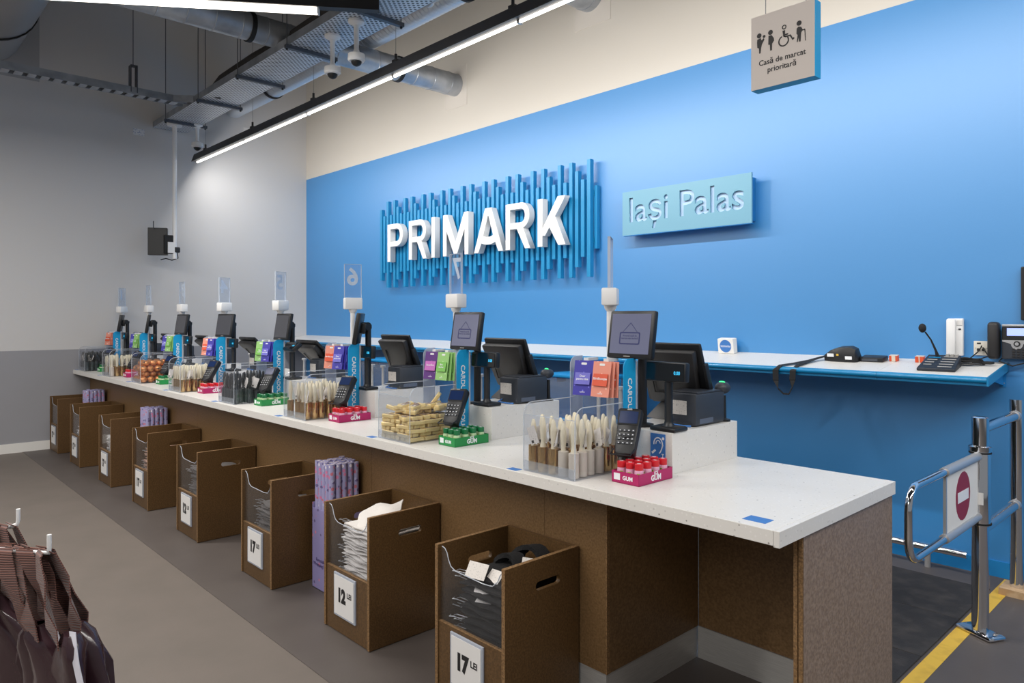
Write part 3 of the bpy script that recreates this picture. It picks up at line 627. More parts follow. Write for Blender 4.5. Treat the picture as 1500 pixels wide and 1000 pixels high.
def orange_set(k, X):
    me = C('orange', lambda: G().sph((0,0,0), .0335, 12, 9, (1.12,1,.95)).mesh(K['copper'], True)); mk_ = C('orst', lambda: G().sph((0,-.027,.012), .0105, 8, 6, (1.2,.5,1)).mesh(K['dark_print'], True))
    for l in range(4):
        nx, ny = (4, 5) if l % 2 == 0 else (3, 4)
        if l == 3: nx, ny = 3, 4
        for i in range(nx):
            for j in range(ny):
                o = .0 if l % 2 == 0 else .033
                t = thing('chocolate_ball', 'shiny copper foil wrapped ball in the clear bin at '+TILL[k], 'sweet', (X-.109+.041+.0675*i+o, 2.155+.0675*j+o, CT+.036+.052*l), random.uniform(0,6.28), 'copper foil balls')
                t.rotation_euler.x = random.uniform(-.4,.4)
                part('foil', me, t); part('sticker', mk_, t)
def bar_set(k, X):
    me = C('gbar', lambda: G().box(-.05,.05,-.019,.019,0,.021,.004,1).mesh(K['gold_bar'])); pr = C('gpr', lambda: G().box(-.03,.03,-.0145,.0145,.0205,.0216).mesh(K['bar_print']))
    def put(x, y, z, rot):
        t = thing('wafer_bar', 'gold wrapped bar piled in the clear bin at '+TILL[k], 'sweet', (x,y,z), 0, 'gold wrapped bars'); t.rotation_euler = rot
        part('wrapper', me, t); part('window_print', pr, t)
    for l in range(6):
        for i in range(2 if l % 2 else 6):
            for j in range(7 if l % 2 else 3):
                if l % 2: x, y, a = X-.109+.075+.135*i, 2.14+.0415*j, random.uniform(-.1,.1)*(1+.6*l)
                else: x, y, a = X-.109+.03+.045*i, 2.175+.102*j, pi/2+random.uniform(-.1,.1)*(1+.6*l)
                put(x, y, CT+.004+.0215*l, (0,0,a))
    for q in range(26):
        x, y = X-.109+random.uniform(.06,.225), 2.115+random.uniform(.06,.3)
        put(x, y, CT+.134+.0035*(q//3)+random.uniform(0,.008), (random.uniform(-.22,.22), random.uniform(-.22,.22), random.uniform(0,3.1)))
    put(X+.07, 2.37, CT+.19, (.3,-.9,.5))
def gum_tray(k, X):
    red = GUM[k] == 'R'; cn = 'pink' if red else 'green'
    x0, y0 = X+.283, 2.228
    t = thing('gum_carton', ('magenta' if red else 'green')+' open carton holding gum bottles at '+TILL[k], 'carton', (x0+.064, y0+.11, CT), 0, 'gum cartons')
    m = K['magenta' if red else 'green_box']
    part('tray', C(('gt',red), lambda: G().box(-.066,.066,-.112,.112,0,.003).box(-.066,.066,-.112,-.1105,0,.046).box(-.066,.066,.1105,.112,0,.046).box(-.066,-.0645,-.112,.112,0,.046).box(.0645,.066,-.112,.112,0,.046).mesh(m)), t)
    part('brand_print', C('gb1', lambda: text('GUM', .03, K['white_ink'], FX(.0664,.0,.02), bold=.0012)), t); part('brand_print', C('gb2', lambda: text('ICE', .018, K['white_ink'], FX(.0664,.0,.038), bold=.0006)), t)
    part('brand_print', C('gb3', lambda: text('GUM', .022, K['white_ink'], FY(.012,-.1124,.022), bold=.0008)), t)
    part('label_patch', C('gb4', lambda: G().box(-.055,-.025,-.1128,-.1121,.012,.038).mesh(K['white_ink'])), t)
    body = C(('gbo',red), lambda: G().lathe([(.014,.001),(.0178,.004),(.0178,.046),(.0165,.052),(.0155,.055)], 16).mesh(K['pink_body' if red else 'green_body'], True))
    cap = C(('gca',red), lambda: G().lathe([(.0168,.054),(.0172,.056),(.0172,.076),(.015,.0785)], 16).mesh(K['red_cap' if red else 'green_cap'], True))
    ring = C(('gri',red), lambda: G().lathe([(.0179,.012),(.0182,.014),(.0182,.03),(.0179,.032)], 16, None, False).mesh(K['magenta' if red else 'red_print'], True))
    leaf = C('glf', lambda: G().box(-.006,.006,-.0186,-.0176,.034,.042).mesh(K['leaf'])); top = C('gtp', lambda: G().box(-.007,.007,-.004,.004,.0784,.079).mesh(K['white_ink']))
    for i in range(3):
        for j in range(4):
            b = thing('gum_bottle', ('pink gum bottle with red cap' if red else 'pale green gum bottle with dark green cap')+' in the carton at '+TILL[k], 'bottle', (x0+.064-.0425+.0425*i, y0+.11-.0795+.053*j, CT+.0031), random.uniform(-.6,.6), 'gum bottles at '+TILL[k])
            part('bottle_body', body, b); part('cap', cap, b); part('label_band', ring, b); part('leaf_print', leaf, b); part('cap_print', top, b)
def card_reader(k, X):
    t = reader = thing('card_reader', 'black card payment terminal on a tilted stand at '+TILL[k], 'card terminal', (X+.275, 2.335, CT), rad(24), 'card payment terminals')
    t.scale = (1.12,)*3
    part('stand', C('crs', lambda: G().lathe([(.045,0),(.045,.008),(.022,.012),(.022,.12),(.03,.15)], 16).mesh(K['black'], True)), t)
    R = (rad(-34), 0, 0)
    b = part('body', C('crb', lambda: G().hexa([(-.036,-.022,-.02),(.036,-.022,-.02),(.036,.02,-.02),(-.036,.02,-.02),(-.046,-.024,.165),(.046,-.024,.165),(.046,.022,.165),(-.046,.022,.165)],.011).mesh(K['black'], True)), t, (0,-.03,.098), R)
    part('screen', C('crsc', lambda: G().box(-.034,.034,-.0262,-.0245,.1,.148).mesh(K['sticker_dark'])), b)
    part('screen_frame', C('crf', lambda: G().box(-.038,.038,-.0248,-.024,.094,.152).mesh(K['rubber'])), b)
    for r_ in range(4):
        for c_ in range(4): part('key', C('ck', lambda: G().box(-.0055,.0055,-.026,-.023,-.004,.004).mesh(K['charcoal'])), b, (-.024+.016*c_, 0, .022+.0165*r_)); 
    part('key_print', C('ckp', lambda: merge([G().box(-.026+.016*c_,-.022+.016*c_,-.0265,-.0261,.0205+.0165*r_,.0235+.0165*r_).mesh(None) for r_ in range(4) for c_ in range(4)], K['white_ink'])), b)['kind'] = 'stuff'
    part('brand_mark', C('crm', lambda: G().box(-.009,.009,-.0246,-.0236,.1545,.158).mesh(K['grey_key'])), b)
    part('wire_guard', C('crw', lambda: G().tube([(-.04,-.02,.0),(-.045,-.04,-.03),(.03,-.045,-.035),(.036,-.02,.0)], .003, 6).mesh(K['black'])), b)
def till(k, X):
    solo('till_plinth', C('plinth', lambda: G().box(.052,.375,2.505,3.03,CT,1.117,.001,1).mesh(K['worktop'])), 'raised speckled white till block at '+TILL[k], 'till block', (X,0,0), (0,0,0), 'raised till blocks')
    Z = 1.117
    # customer monitor
    t = thing('customer_monitor', 'black customer monitor on a tall post at '+TILL[k], 'monitor', (X+.165, 2.585, Z), 0, 'customer monitors')
    part('post', C('mp', lambda: G().lathe([(.05,0),(.05,.01),(.02,.014),(.02,.40),(.024,.405),(.024,.43)], 16).mesh(K['black'], True)), t)
    part('pivot', C('mpv', lambda: G().cyl((-.03,-.02,.42),(.03,-.02,.42),.028,14).mesh(K['black'], True)), t)
    f = part('frame', C('mf', lambda: G().box(-.12,.12,-.014,.016,-.105,.105,.008).mesh(K['black'], True)), t, (0,-.075,.405), (rad(-9),0,rad(MYAW[k])))
    on = k >= 6
    part('screen', C(('ms',on), lambda: G().box(-.104,.104,-.0155,-.0138,-.085,.09).mesh(K['screen_on' if on else 'screen_dark'])), f)
    part('arm', C('ma', lambda: G().box(-.03,.03,.016,.05,-.03,.04,.008).mesh(K['black'], True)), f)
    if on:
        part('screen_graphic', C('mg', lambda: merge([outline([rrect(-.055,.055,-.045,.01,.008), rrect(-.049,.049,-.039,.004,.005)], .0006, None, FY(0,-.0160,0)), outline([[(-.04,.01),(0,.052),(.04,.01),(.037,.01),(0,.048),(-.037,.01)]], .0006, None, FY(0,-.0160,0)), text('Această casă de\nmarcat este închisă', .0115, None, FY(0,-.0160,-.012), .0006)], K['screen_ink'])), f)
    part('maker_mark', C('mm', lambda: G().box(-.025,.01,-.0148,-.0138,-.098,-.094).mesh(K['grey_key'])), f)
    # customer price display
    t = thing('price_display', 'black pole price display showing 0.00 at '+TILL[k], 'price display', (X+.165+VDX[k], 2.56 if k > 5 else 2.545, Z), 0, 'pole price displays')
    part('base', C('vb', lambda: G().box(-.065,.065,-.05,.05,0,.02,.008).mesh(K['black'], True)), t)
    part('post', C('vp', lambda: G().lathe([(.028,.018),(.02,.03),(.0175,.04),(.0175,.215)], 16).mesh(K['black'], True)), t)
    h = part('display_head', C('vh', lambda: G().box(-.1,.1,-.018,.018,-.042,.042,.008).mesh(K['black'], True)), t, (0,-.01,.25), (rad(-50 if k == 4 else -4),0,0))
    part('window', C('vw', lambda: G().box(-.094,.094,-.0192,-.0178,-.036,.036).mesh(K['vfd'])), h)
    part('digits', C('vd', lambda: text('0.00', .021, K['vfd_on'], FY(.06,-.0196,-.004), sx=.85)), h)
    # till computer seen from behind
    t = thing('till_computer', 'black touch screen till computer seen from behind at '+TILL[k], 'till', (X+.13, 2.93, Z), 0, 'till computers')
    part('foot', C('pf', lambda: G().hexa([(-.12,-.12,0),(.12,-.12,0),(.12,.08,0),(-.12,.08,0),(-.08,-.02,.09),(.08,-.02,.09),(.08,.05,.09),(-.08,.05,.09)],.01).mesh(K['terminal'], True)), t)
    a = rad(PTILT[k])
    hb = part('screen_back', C('pb', lambda: G().hexa([(-.13,-.035,0),(.13,-.035,0),(.13,0,0),(-.13,0,0),(-.16,-.045,.27),(.16,-.045,.27),(.16,0,.27),(-.16,0,.27)],.012).mesh(K['terminal'], True)), t, (0,-.01,.08), (a,0,0))
    part('bezel', C('pz', lambda: G().box(-.175,.175,.001,.024,-.01,.295,.01).mesh(K['black'], True)), hb)
    part('side_reader', C('psr', lambda: G().box(.176,.192,-.012,.018,.03,.2,.004).mesh(K['black'], True)), hb)
    part('vent_groove', C('pv', lambda: G().box(-.09,.09,-.046,-.041,.06,.064).box(-.09,-.086,-.048,-.043,.06,.2).mesh(K['rubber'])), hb)
    part('nameplate', C('pn', lambda: G().box(.045,.075,-.0385,-.0365,.03,.036).mesh(K['grey_key'])), hb)
    # receipt printer
    t = thing('receipt_printer', 'dark grey receipt printer with white label at '+TILL[k], 'printer', (X+.283, 2.83, Z), 0, 'receipt printers')
    part('body', C('rpb', lambda: G().box(-.075,.075,-.12,.12,.004,.145,.01).mesh(K['charcoal'], True)), t)
    part('lid', C('rpl', lambda: G().box(-.07,.07,-.1,.118,.143,.152,.004).mesh(K['charcoal'], True)), t)
    part('rating_label', C('rpr', lambda: G().box(-.062,.028,-.1212,-.12,.05,.112).mesh(K['tag_paper'])), t)
    part('side_label', C('rps', lambda: G().box(.075,.0758,-.09,.02,.012,.034).mesh(mat('side_label', (92,100,116), .5))), t)
    part('cable', C('rpc', lambda: G().tube([(-.05,-.118,.02),(-.05,-.15,.008),(.03,-.15,.006),(.06,-.135,.006)], .004, 6).mesh(K['sticker_blue'], True)), t)
    if k >= 5:
        t = thing('hand_scanner', 'black hand scanner on a stand behind the printer at '+TILL[k], 'scanner', (X+.335, 2.98, Z), 0, 'hand scanners')
        part('stand', C('hs', lambda: G().lathe([(.03,0),(.03,.01),(.012,.015),(.01,.12)], 12).mesh(K['black'], True)), t)
        part('head', C('hh', lambda: G().sph((0,-.01,.155),.036,12,8,(.9,1.3,.8)).mesh(K['charcoal'], True)), t); part('status_light', C('hl', lambda: G().sph((0,-.015,.182),.008,8,6,(2,1,.6)).mesh(K['led_green'])), t)
mk('sticker_dark', (26,44,84), .15)
for k, X in enumerate(PX):
    number_sign(k, X); acrylic_bin(k, X); card_rack(k, X); gift_cards(k, X)
    {'brush': lambda: brush_set(k, X, False), 'dark': lambda: brush_set(k, X, True), 'orange': lambda: orange_set(k, X), 'bars': lambda: bar_set(k, X)}[GOODS[k]]()
    gum_tray(k, X); card_reader(k, X); till(k, X)
t = thing('hearing_loop_sign', 'blue hearing loop sign with white ear on the nearest till block', 'sign', (PX[7]+.305, 2.505, .99))
part('plate', G().box(-.037,.037,-.003,-.0005,0,.118).mesh(K['sticker_blue']), t)
ear = [outline([arc(0,.076,.024,.028,-10,190,16)+arc(0,.076,.019,.023,190,-10,16)], .0006, None, FY(.002,-.0034,0)), outline([arc(0,.076,.013,.016,10,190,12)+arc(0,.076,.009,.012,190,10,12)], .0006, None, FY(.002,-.0034,0)),
       outline([[(.021,.074),(.026,.074),(.02,.055),(.013,.04),(.006,.034),(.004,.038),(.01,.045),(.016,.058)]], .0006, None, FY(.002,-.0034,0)), outline([[(-.032,.038),(-.014,.052),(-.008,.046),(-.026,.03)]], .0006, None, FY(0,-.0034,0)), outline([[(.02,.032),(.03,.032),(.03,.036),(.02,.036)]], .0006, None, FY(0,-.0034,0)), outline([[(.0235,.022),(.0265,.022),(.0265,.033),(.0235,.033)]], .0006, None, FY(0,-.0034,0)), outline([circ(.027,.1,.006)], .0006, None, FY(0,-.0034,0))]
part('ear_symbol', merge(ear, K['white_ink']), t)
part('small_print', text('buclă de inducție', .007, K['white_ink'], FY(0,-.0034,.012)), t)

# ------------------------------------------------------------------ dump bins in front of the counter
BW, BD, BH, BF = .435, .42, .638, .32
RX = [-9.672, -8.617, -7.414, -6.306, -5.182, -3.993, -2.933, -1.981]
PRICE = [17, 17, 17, 17, 12, 17, 12, 17]
BIN = ['the farthest brown bin', 'the second farthest brown bin', 'the third farthest brown bin', 'the fourth farthest brown bin', 'the fourth nearest brown bin', 'the third nearest brown bin', 'the second nearest brown bin', 'the nearest brown bin']
def side_mesh(): return outline([[(0,.004),(BD,.004),(BD,BH),(0,BH)], rrect(.165,.305,.515,.55,.017)], .018, K['mdf'], FX(0,0,0))
def edge_mesh(): return G().box(-.0092,.0092,0,BD,BH,BH+.0012).box(-.0092,.0092,-.0012,0,.004,BH+.0012).mesh(K['mdf_edge'])
APROF = [(.0,.36)]+[(.012,.632),(.03,.628),(.045,.612),(.055,.585),(.07,.562),(.1,.55),(.28,.545),(.33,.55),(.36,.575),(.375,.605),(.393,.622)]
def dump_bin(i):
    x0 = RX[i]-BW
    t = thing('dump_bin', '%s with price card %d LEI' % (BIN[i].replace('the ', '', 1), PRICE[i]) if i > 1 else BIN[i].replace('the ', '', 1)+' with a white price card', 'dump bin', (x0, 1.825, .003), 0, 'brown board dump bins')
    for x in (.009, BW-.009):
        sd = part('side_panel', C('dbs', side_mesh), t, (x,0,0)); part('panel_edge', C('dbe', edge_mesh), sd)
    part('back_panel', C('dbb', lambda: G().box(.018,BW-.018,BD-.018,BD,.004,BH).mesh(K['mdf'])), t)
    part('front_panel', C('dbf', lambda: G().box(.018,BW-.018,.004,.02,.004,BF).mesh(K['mdf'])), t)
    part('front_ledge', C('dbl', lambda: G().box(.018,BW-.018,.003,.021,BF,BF+.0012).mesh(K['mdf_edge'])), t)
    part('bottom_panel', C('dbo', lambda: G().box(.018,BW-.018,.021,BD-.018,.25,.268).mesh(K['mdf'])), t)
    gl = part('clear_front', C('dbg', lambda: outline([[(.0,BF+.002),(.399,BF+.002),(.399,.61)]+APROF[::-1][1:]], .004, K['acrylic'], FY(.018,.014,0))), t)
    part('clear_edge', C('dbc', lambda: G().tube([(.018+p[0],.014,p[1]) for p in APROF[1:]], .0022, 6).mesh(K['acrylic_edge'], True)), gl)
    h = part('card_holder', C('dbh', lambda: G().box(.108,.312,-.006,.003,.09,.305,.001,1).mesh(K['acrylic_frost'])), t)
    c = part('price_card', C('dbp', lambda: G().box(.118,.302,-.008,-.0065,.1,.295).mesh(K['paper'])), h)
    part('price_number', C(('pn',PRICE[i]), lambda: text(str(PRICE[i]), .09, K['ink'], FY(.188,-.0085,.198), bold=.006, sx=.85)), c)
    part('currency', C('pl', lambda: text('LEI', .036, K['ink'], FY(.262,-.0085,.216), bold=.001)), c)
    return x0
def soft(w, d, h, m, seed, amp=.004):
    r = random.Random(seed); g = G(); nx, ny = 8, 7; top = []; bot = []
    ph = [r.uniform(0,6.28) for _ in range(4)]
    for j in range(ny+1):
        for i in range(nx+1):
            u, v = i/nx-.5, j/ny-.5
            e = max(abs(u), abs(v))*2; th = h/2*(1-e**6*.75)
            wv = amp*sin(u*9+ph[0])*cos(v*8+ph[1])
            xx = u*w*(1+.03*sin(v*9+ph[2])); yy = v*d*(1+.03*sin(u*9+ph[3]))
            top.append((xx,yy,h/2+th+wv)); bot.append((xx,yy,h/2-th+wv))
    vt = [g.bm.verts.new(p) for p in top]; vb = [g.bm.verts.new(p) for p in bot]; n1 = nx+1
    for j in range(ny):
        for i in range(nx):
            a = j*n1+i; g.bm.faces.new((vt[a],vt[a+1],vt[a+n1+1],vt[a+n1])); g.bm.faces.new((vb[a],vb[a+n1],vb[a+n1+1],vb[a+1]))
    rim = [i for i in range(n1)]+[j*n1+nx for j in range(1,ny+1)]+[ny*n1+i for i in range(nx-1,-1,-1)]+[j*n1 for j in range(ny-1,0,-1)]
    for a, b in zip(rim, rim[1:]+rim[:1]): g.bm.faces.new((vt[a],vb[a],vb[b],vt[b]))
    return g.mesh(K[m], True)
def hanger(): return G().tube([(-.045,-.012,.006),(-.05,.0,.006),(-.045,.012,.006),(.03,.012,.006),(.03,-.012,.006)], .0022, 6, True).tube([(-.045,-.012,.006),(-.06,-.02,.006),(-.066,-.004,.006)], .0022, 6).mesh(K['silver'], True)
def garments(i, m, col, n, z0, dz, xr, w, d, jit, tags=0, noun='folded garment'):
    x0 = RX[i]-BW
    for q in range(n):
        x = random.uniform(*xr); y = .205+random.uniform(-jit,jit)*.6
        t = thing('folded_garment', '%s %s stacked in %s' % (col, noun, BIN[i]), 'garment', (x0+x, 1.825+y, .003+z0+dz*q), random.uniform(-jit,jit)*4, '%s garments in %s' % (col, BIN[i]))
        part('cloth', C(('sf',m,q%5,w), lambda: soft(w, d, dz*1.25, m, q%5)), t)
        hg = part('hanger', C('hang', hanger), t, (-w/2-.035, -.11+random.uniform(-.02,.02)+(.1 if q % 7 > 4 else 0), 0), (0,0,random.uniform(-.15,.15)))
        if tags and q >= n-tags:
            part('swing_tag', C('swt', lambda: G().box(-.04,.04,-.028,.028,-.0006,.0006).mesh(K['tag_paper'])), t, (random.uniform(-.06,.1), -d/2+.06*random.random(), dz+.012), (rad(random.uniform(20,50)), rad(random.uniform(-15,15)), random.uniform(-.4,.4)))
for i in range(8): dump_bin(i)
garments(6, 'garment_white', 'white', 17, .27, .0165, (.25,.265), .25, .34, .012)
t = thing('folded_garment', 'white garment folded upright on top in the second nearest brown bin', 'garment', (RX[6]-BW+.25, 2.0, .575), .2, 'white garments in the second nearest brown bin'); t.rotation_euler = (rad(18), rad(-12), rad(30))
part('cloth', soft(.22, .2, .03, 'garment_white', 9, .012), t)
garments(7, 'garment_black', 'black', 9, .27, .03, (.23,.265), .27, .33, .03, 4)
t = thing('folded_garment', 'black garment standing up highest in the nearest brown bin', 'garment', (RX[7]-BW+.26, 2.12, .50), .1)
for dx_, dy_, r_ in ((0,.03,.085),(-.05,-.05,.06)):
    part('cloth', G().ribbon([(dx_-r_,dy_,-.06),(dx_-r_*1.05,dy_+.004,0)]+[(dx_-r_*cos(rad(a)), dy_+.01*sin(a), .03+r_*sin(rad(a))) for a in range(0,181,18)]+[(dx_+r_,dy_+.01,0),(dx_+r_*.9,dy_+.012,-.06)], Vector((.03,.05,0)), .02).mesh(K['garment_black'], True), t)
part('swing_tag', G().box(-.045,.045,-.0006,.0006,-.03,.03).mesh(K['tag_paper']), t, (.06,-.05,.07), (rad(-25),0,.3))
t = thing('swing_tag', 'white swing tag lying at the front of the nearest brown bin', 'tag', (RX[7]-BW+.2, 1.885, .565), .1); t.rotation_euler = (rad(55),0,.2)
part('card', G().box(-.05,.05,-.033,.033,-.0006,.0006).mesh(K['tag_paper']), t)
garments(5, 'garment_grey', 'grey', 10, .27, .018, (.24,.26), .25, .3, .02); garments(4, 'garment_grey', 'dark grey', 12, .27, .018, (.24,.26), .25, .3, .02)
garments(3, 'garment_pink', 'beige', 11, .27, .018, (.24,.26), .25, .3, .02); garments(2, 'garment_white', 'pale', 10, .27, .018, (.24,.26), .25, .3, .02)
garments(1, 'garment_white', 'pale', 7, .27, .02, (.24,.26), .25, .3, .02); garments(0, 'garment_pink', 'beige', 6, .27, .02, (.24,.26), .25, .3, .02)

# wrapping paper displays between the bins
def wrap_display(x, y, lab, n=5, carton=.5, dz=.735):
    t = thing('wrapping_paper_carton', 'lilac printed carton of wrapping paper rolls '+lab, 'carton', (x, y, .003), 0, 'wrapping paper cartons')
    part('carton', G().box(0,.215,0,.205,.0,.004).box(0,.004,0,.205,0,carton).box(.211,.215,0,.205,0,carton).box(.004,.211,.201,.205,0,carton).box(.004,.211,0,.004,0,carton-.03).mesh(K['wrap_box']), t)
    part('lettering', text('Recyclable\nWrapping Paper', .028, mk_ink, FY(.107,-.0012,.16)), t)
    rl = C('roll', lambda: G().lathe([(.0185,0),(.0185,dz),(.0155,dz),(.0155,dz-.02)], 14).mesh(K['wrap'], True)); cr = C('core', lambda: G().lathe([(.0155,dz-.012),(.0155,dz-.003),(.008,dz-.003)], 12).mesh(K['kraft'], True))
    for i in range(n):
        for j in range(n):
            o = thing('wrapping_paper_roll', 'lilac patterned wrapping paper roll in the carton '+lab, 'paper roll', (x+.027+.0402*i, y+.024+.039*j, .0075+random.uniform(-.0,.012)), random.uniform(0,6.28), 'wrapping rolls '+lab)
            part('paper', rl, o); part('core', cr, o)
mk_ink = mat('violet_ink', (70,54,110), .5)
wrap_display(-3.89, 2.03, 'between the two brown bins nearest but one')
wrap_display(-7.29, 2.03, 'left of the fourth farthest brown bin')
wrap_display(-9.5, 2.03, 'between the two farthest brown bins')

# ------------------------------------------------------------------ things on and above the wall shelf
def on_shelf(name, label, cat, x, y, rz=0):
    o = thing(name, label, cat, (x, y, sz(y)+.001), 0); o.rotation_euler = (SLOPE, 0, rz); return o
t = on_shelf('sticker_roll', 'roll of round blue PRIMARK stickers on the shelf against the wall', 'sticker roll', -2.945, 5.12)
part('roll_body', G().box(-.068,.068,-.03,.03,0,.118,.004).mesh(K['white_matte']), t)
part('round_sticker', outline([circ(0,.06,.05)], .0008, K['sticker_blue'], FY(0,-.0306,0)), t); part('lettering', text('PRIMARK', .022, K['white_ink'], FY(0,-.0312,.06)@Matrix.Rotation(pi,4,'Z')), t)
t = on_shelf('label_gun', 'black label printer with a long carry strap on the shelf', 'label printer', -2.0, 5.02)
part('body', G().rings([[(q, p[0], p[1]) for p in [(-.05,0),(.05,0),(.05,.06),(.03,.09),(-.03,.09),(-.05,.06)]] if False else [(q, -.045*k_, 0) for q_ in ()] or [(q,-.05*k_,0),(q,.05*k_,0),(q,.05*k_,.055*h_),(q,.03*k_,.08*h_),(q,-.03*k_,.08*h_),(q,-.05*k_,.055*h_)] for q, k_, h_ in [(-.13,.45,.5),(-.08,.9,.95),(-.02,1,1.2),(.05,1,1.25),(.085,.95,1.05),(.098,.7,.5)]]).mesh(K['black'], True), t)
for x, z, m in ((-.075,.045,'white_ink'), (.045,.03,'white_ink')): part('label_patch', G().box(x-.022,x+.022,-.053,-.0485,z-.011,z+.011).mesh(K[m]), t)
part('warning_patch', G().box(-.035,-.02,-.053,-.0485,.043,.055).mesh(K['tape']), t)
yf = lambda y: (y-5.02)
st = [(-.1,-.0,.035),(-.16,-.03,.02),(-.2,-.1,.012),(-.26,-.2,.008),(-.32,-.29,.008),(-.345,-.318,-.02),(-.345,-.325,-.09),(-.335,-.322,-.15),(-.3,-.318,-.185),(-.26,-.318,-.185),(-.235,-.32,-.14),(-.225,-.325,-.08),(-.222,-.318,-.02),(-.21,-.27,.008),(-.2,-.17,.010),(-.17,-.05,.018)]
part('carry_strap', G().ribbon(st, [Vector((.034,-.02,0)) if j < 5 or j > 12 else Vector((.02,-.04,0)) if j in (7,8,9,10) else Vector((.04,.004,0)) for j in range(len(st))], .003).mesh(K['black_soft']), t)
t = on_shelf('battery_cradle', 'flat black battery cradle beside the label printer', 'charger', -1.825, 5.06)
part('body', G().box(-.075,.075,-.05,.05,0,.03,.006).mesh(K['black'], True), t); part('inlay', G().box(-.06,.04,-.0512,-.0495,.006,.022).mesh(K['strut']), t)
for x, lab, wm in ((-1.705, 'left of the two small orange label boxes on the shelf', 1), (-1.548, 'right of the two small orange label boxes, beside the microphone', 0)):
    t = on_shelf('label_box', lab, 'box', x, 5.08)
    part('box', G().box(-.025,.025,-.02,.02,0,.038,.002,1).mesh(K['orange']), t); part('paper_band', G().box(-.009 if wm else -.003,.014 if wm else .003,-.0212,.0205,.0,.0386).mesh(K['kraft']), t); part('top_label', G().box(-.025,.025,-.02,.02,.0382,.0392).mesh(K['kraft']), t)
t = on_shelf('paging_microphone', 'black desk paging microphone with buttons on a gooseneck', 'microphone', -1.385, 4.915)
part('console', G().hexa([(-.105,-.1,0),(.105,-.1,0),(.09,.09,0),(-.09,.09,0),(-.105,-.1,.018),(.105,-.1,.018),(.09,.09,.068),(-.09,.09,.068)],.005).mesh(K['charcoal_dark'] if 'charcoal_dark' in K else mk('charcoal_dark',(34,40,50),.5), True), t)
rx = math.atan2(.05,.19)
for j in range(5): part('button_label', G().box(.005,.08,-.004,.004,0,.002).mesh(K['grey_key']), t, (0,-.075+.033*j,.0255+.0087*j), (rx,0,0))
for j, (a, b) in enumerate([(-.08,-.035),(-.08,-.03),(-.075,-.02)]): part('button_label', G().box(a,b,-.004,.004,0,.002).mesh(K['grey_key']), t, (0,-.05+.033*j,.032+.0087*j), (rx,0,0))
part('indicator_strip', G().box(-.075,-.01,-.005,.005,0,.002).mesh(K['trim_blue']), t, (0,.045,.0575), (rx,0,0))
for x in (.02,.045,.07): part('push_button', G().box(x-.01,x+.01,.068,.085,.06,.076,.003).mesh(K['grey_key']), t)
part('gooseneck', G().tube([(-.03,.06,.06),(-.038,.055,.1),(-.06,.045,.17),(-.085,.03,.22)], [.012,.007,.005,.005], 10).mesh(K['black'], True), t)
part('foam_windshield', G().sph((-.098,.025,.245),.024,14,10,(.9,.9,1.2)).mesh(K['black_soft'], True), t)
t = thing('intercom_handset', 'white wall intercom handset above the shelf', 'intercom', (-1.37, YB, 1.355))
part('base', G().box(-.045,.045,-.03,-.001,0,.235,.006).mesh(K['white'], True), t); part('handset', G().box(-.045,.008,-.055,-.031,.002,.233,.01).mesh(K['white'], True), t); part('speaker_slot', G().box(.012,.042,-.034,-.0295,.19,.225,.002,1).mesh(K['paper']), t); part('call_button', G().box(.02,.034,-.034,-.0295,.163,.172).mesh(K['charcoal']), t)
t = thing('socket_plate', 'white double data socket with black plugs on the wall', 'socket', (-1.229, YB, 1.36))
part('plate', G().box(-.043,.043,-.012,-.001,0,.09,.003).mesh(K['socket'], True), t); part('name_field', G().box(-.025,-.004,-.0132,-.0118,.07,.08).mesh(K['ink']), t)
for x in (-.014,.012): part('plug', G().box(x-.007,x+.007,-.03,-.0118,.028,.044).mesh(K['black']), t); part('screw', G().cyl((x*2.3,-.0118,.045),(x*2.3,-.0135,.045),.003,8).mesh(K['grey_key']), t)
t = thing('cable_coil', 'black cable coiled on the shelf below the data socket', 'cable', (-1.27, 5.06, sz(5.06)+.006)); t.rotation_euler = (SLOPE,0,0)
for j in range(4): part('loop', G().tube([((.085-.006*j)*cos(a*pi/12), (.05-.004*j)*sin(a*pi/12), .004+.008*j+.003*sin(a)) for a in range(24)], .0042, 6, True).mesh(K['rubber'], True), t)
part('lead', G().tube([(.0,.03,.03),(.03,.06,.06),(.045,.085,.085),(.05,.09,.1)],.0035,6).mesh(K['rubber'], True), t); part('lead', G().tube([(.05,.0,.03),(.09,.06,.04),(.055,.09,.09)],.0035,6).mesh(K['rubber'], True), t)
part('loop', G().tube([(.1+.03*cos(a*pi/8), -.005+.02*sin(a*pi/8), .012) for a in range(16)], .006, 6, True).mesh(K['rubber'], True), t)
t = thing('desk_phone', 'black office telephone with lit display mounted on the blue wall', 'telephone', (-1.03, YB, 1.345))
part('body', G().box(-.085,.13,-.06,-.002,0,.195,.01).mesh(K['charcoal'], True), t)
part('handset', G().box(-.155,-.095,-.09,-.01,-.002,.225,.02,3).mesh(K['terminal'], True), t)
part('display_frame', G().box(-.08,.125,-.066,-.059,.115,.205,.004).mesh(K['black']), t); part('silver_trim', G().box(-.082,.128,-.067,-.058,.197,.21,.003).mesh(K['silver'], True), t)
part('display', G().box(-.055,.1,-.0675,-.0655,.142,.188).mesh(K['lcd']), t)
part('silver_band', outline([[(-.08,.115),(.12,.115),(.12,.105),(.03,.095)]+arc(-.005,.09,.03,.03,0,-180,8)+[(-.05,.098),(-.08,.106)]], .003, K['silver'], FY(0,-.062,0)), t)
part('navigation_key', G().cyl((-.005,-.062,.093),(-.005,-.068,.093),.017,16).mesh(K['black'], True), t); part('select_key', G().cyl((-.005,-.068,.093),(-.005,-.07,.093),.01,14).mesh(K['silver'], True), t)
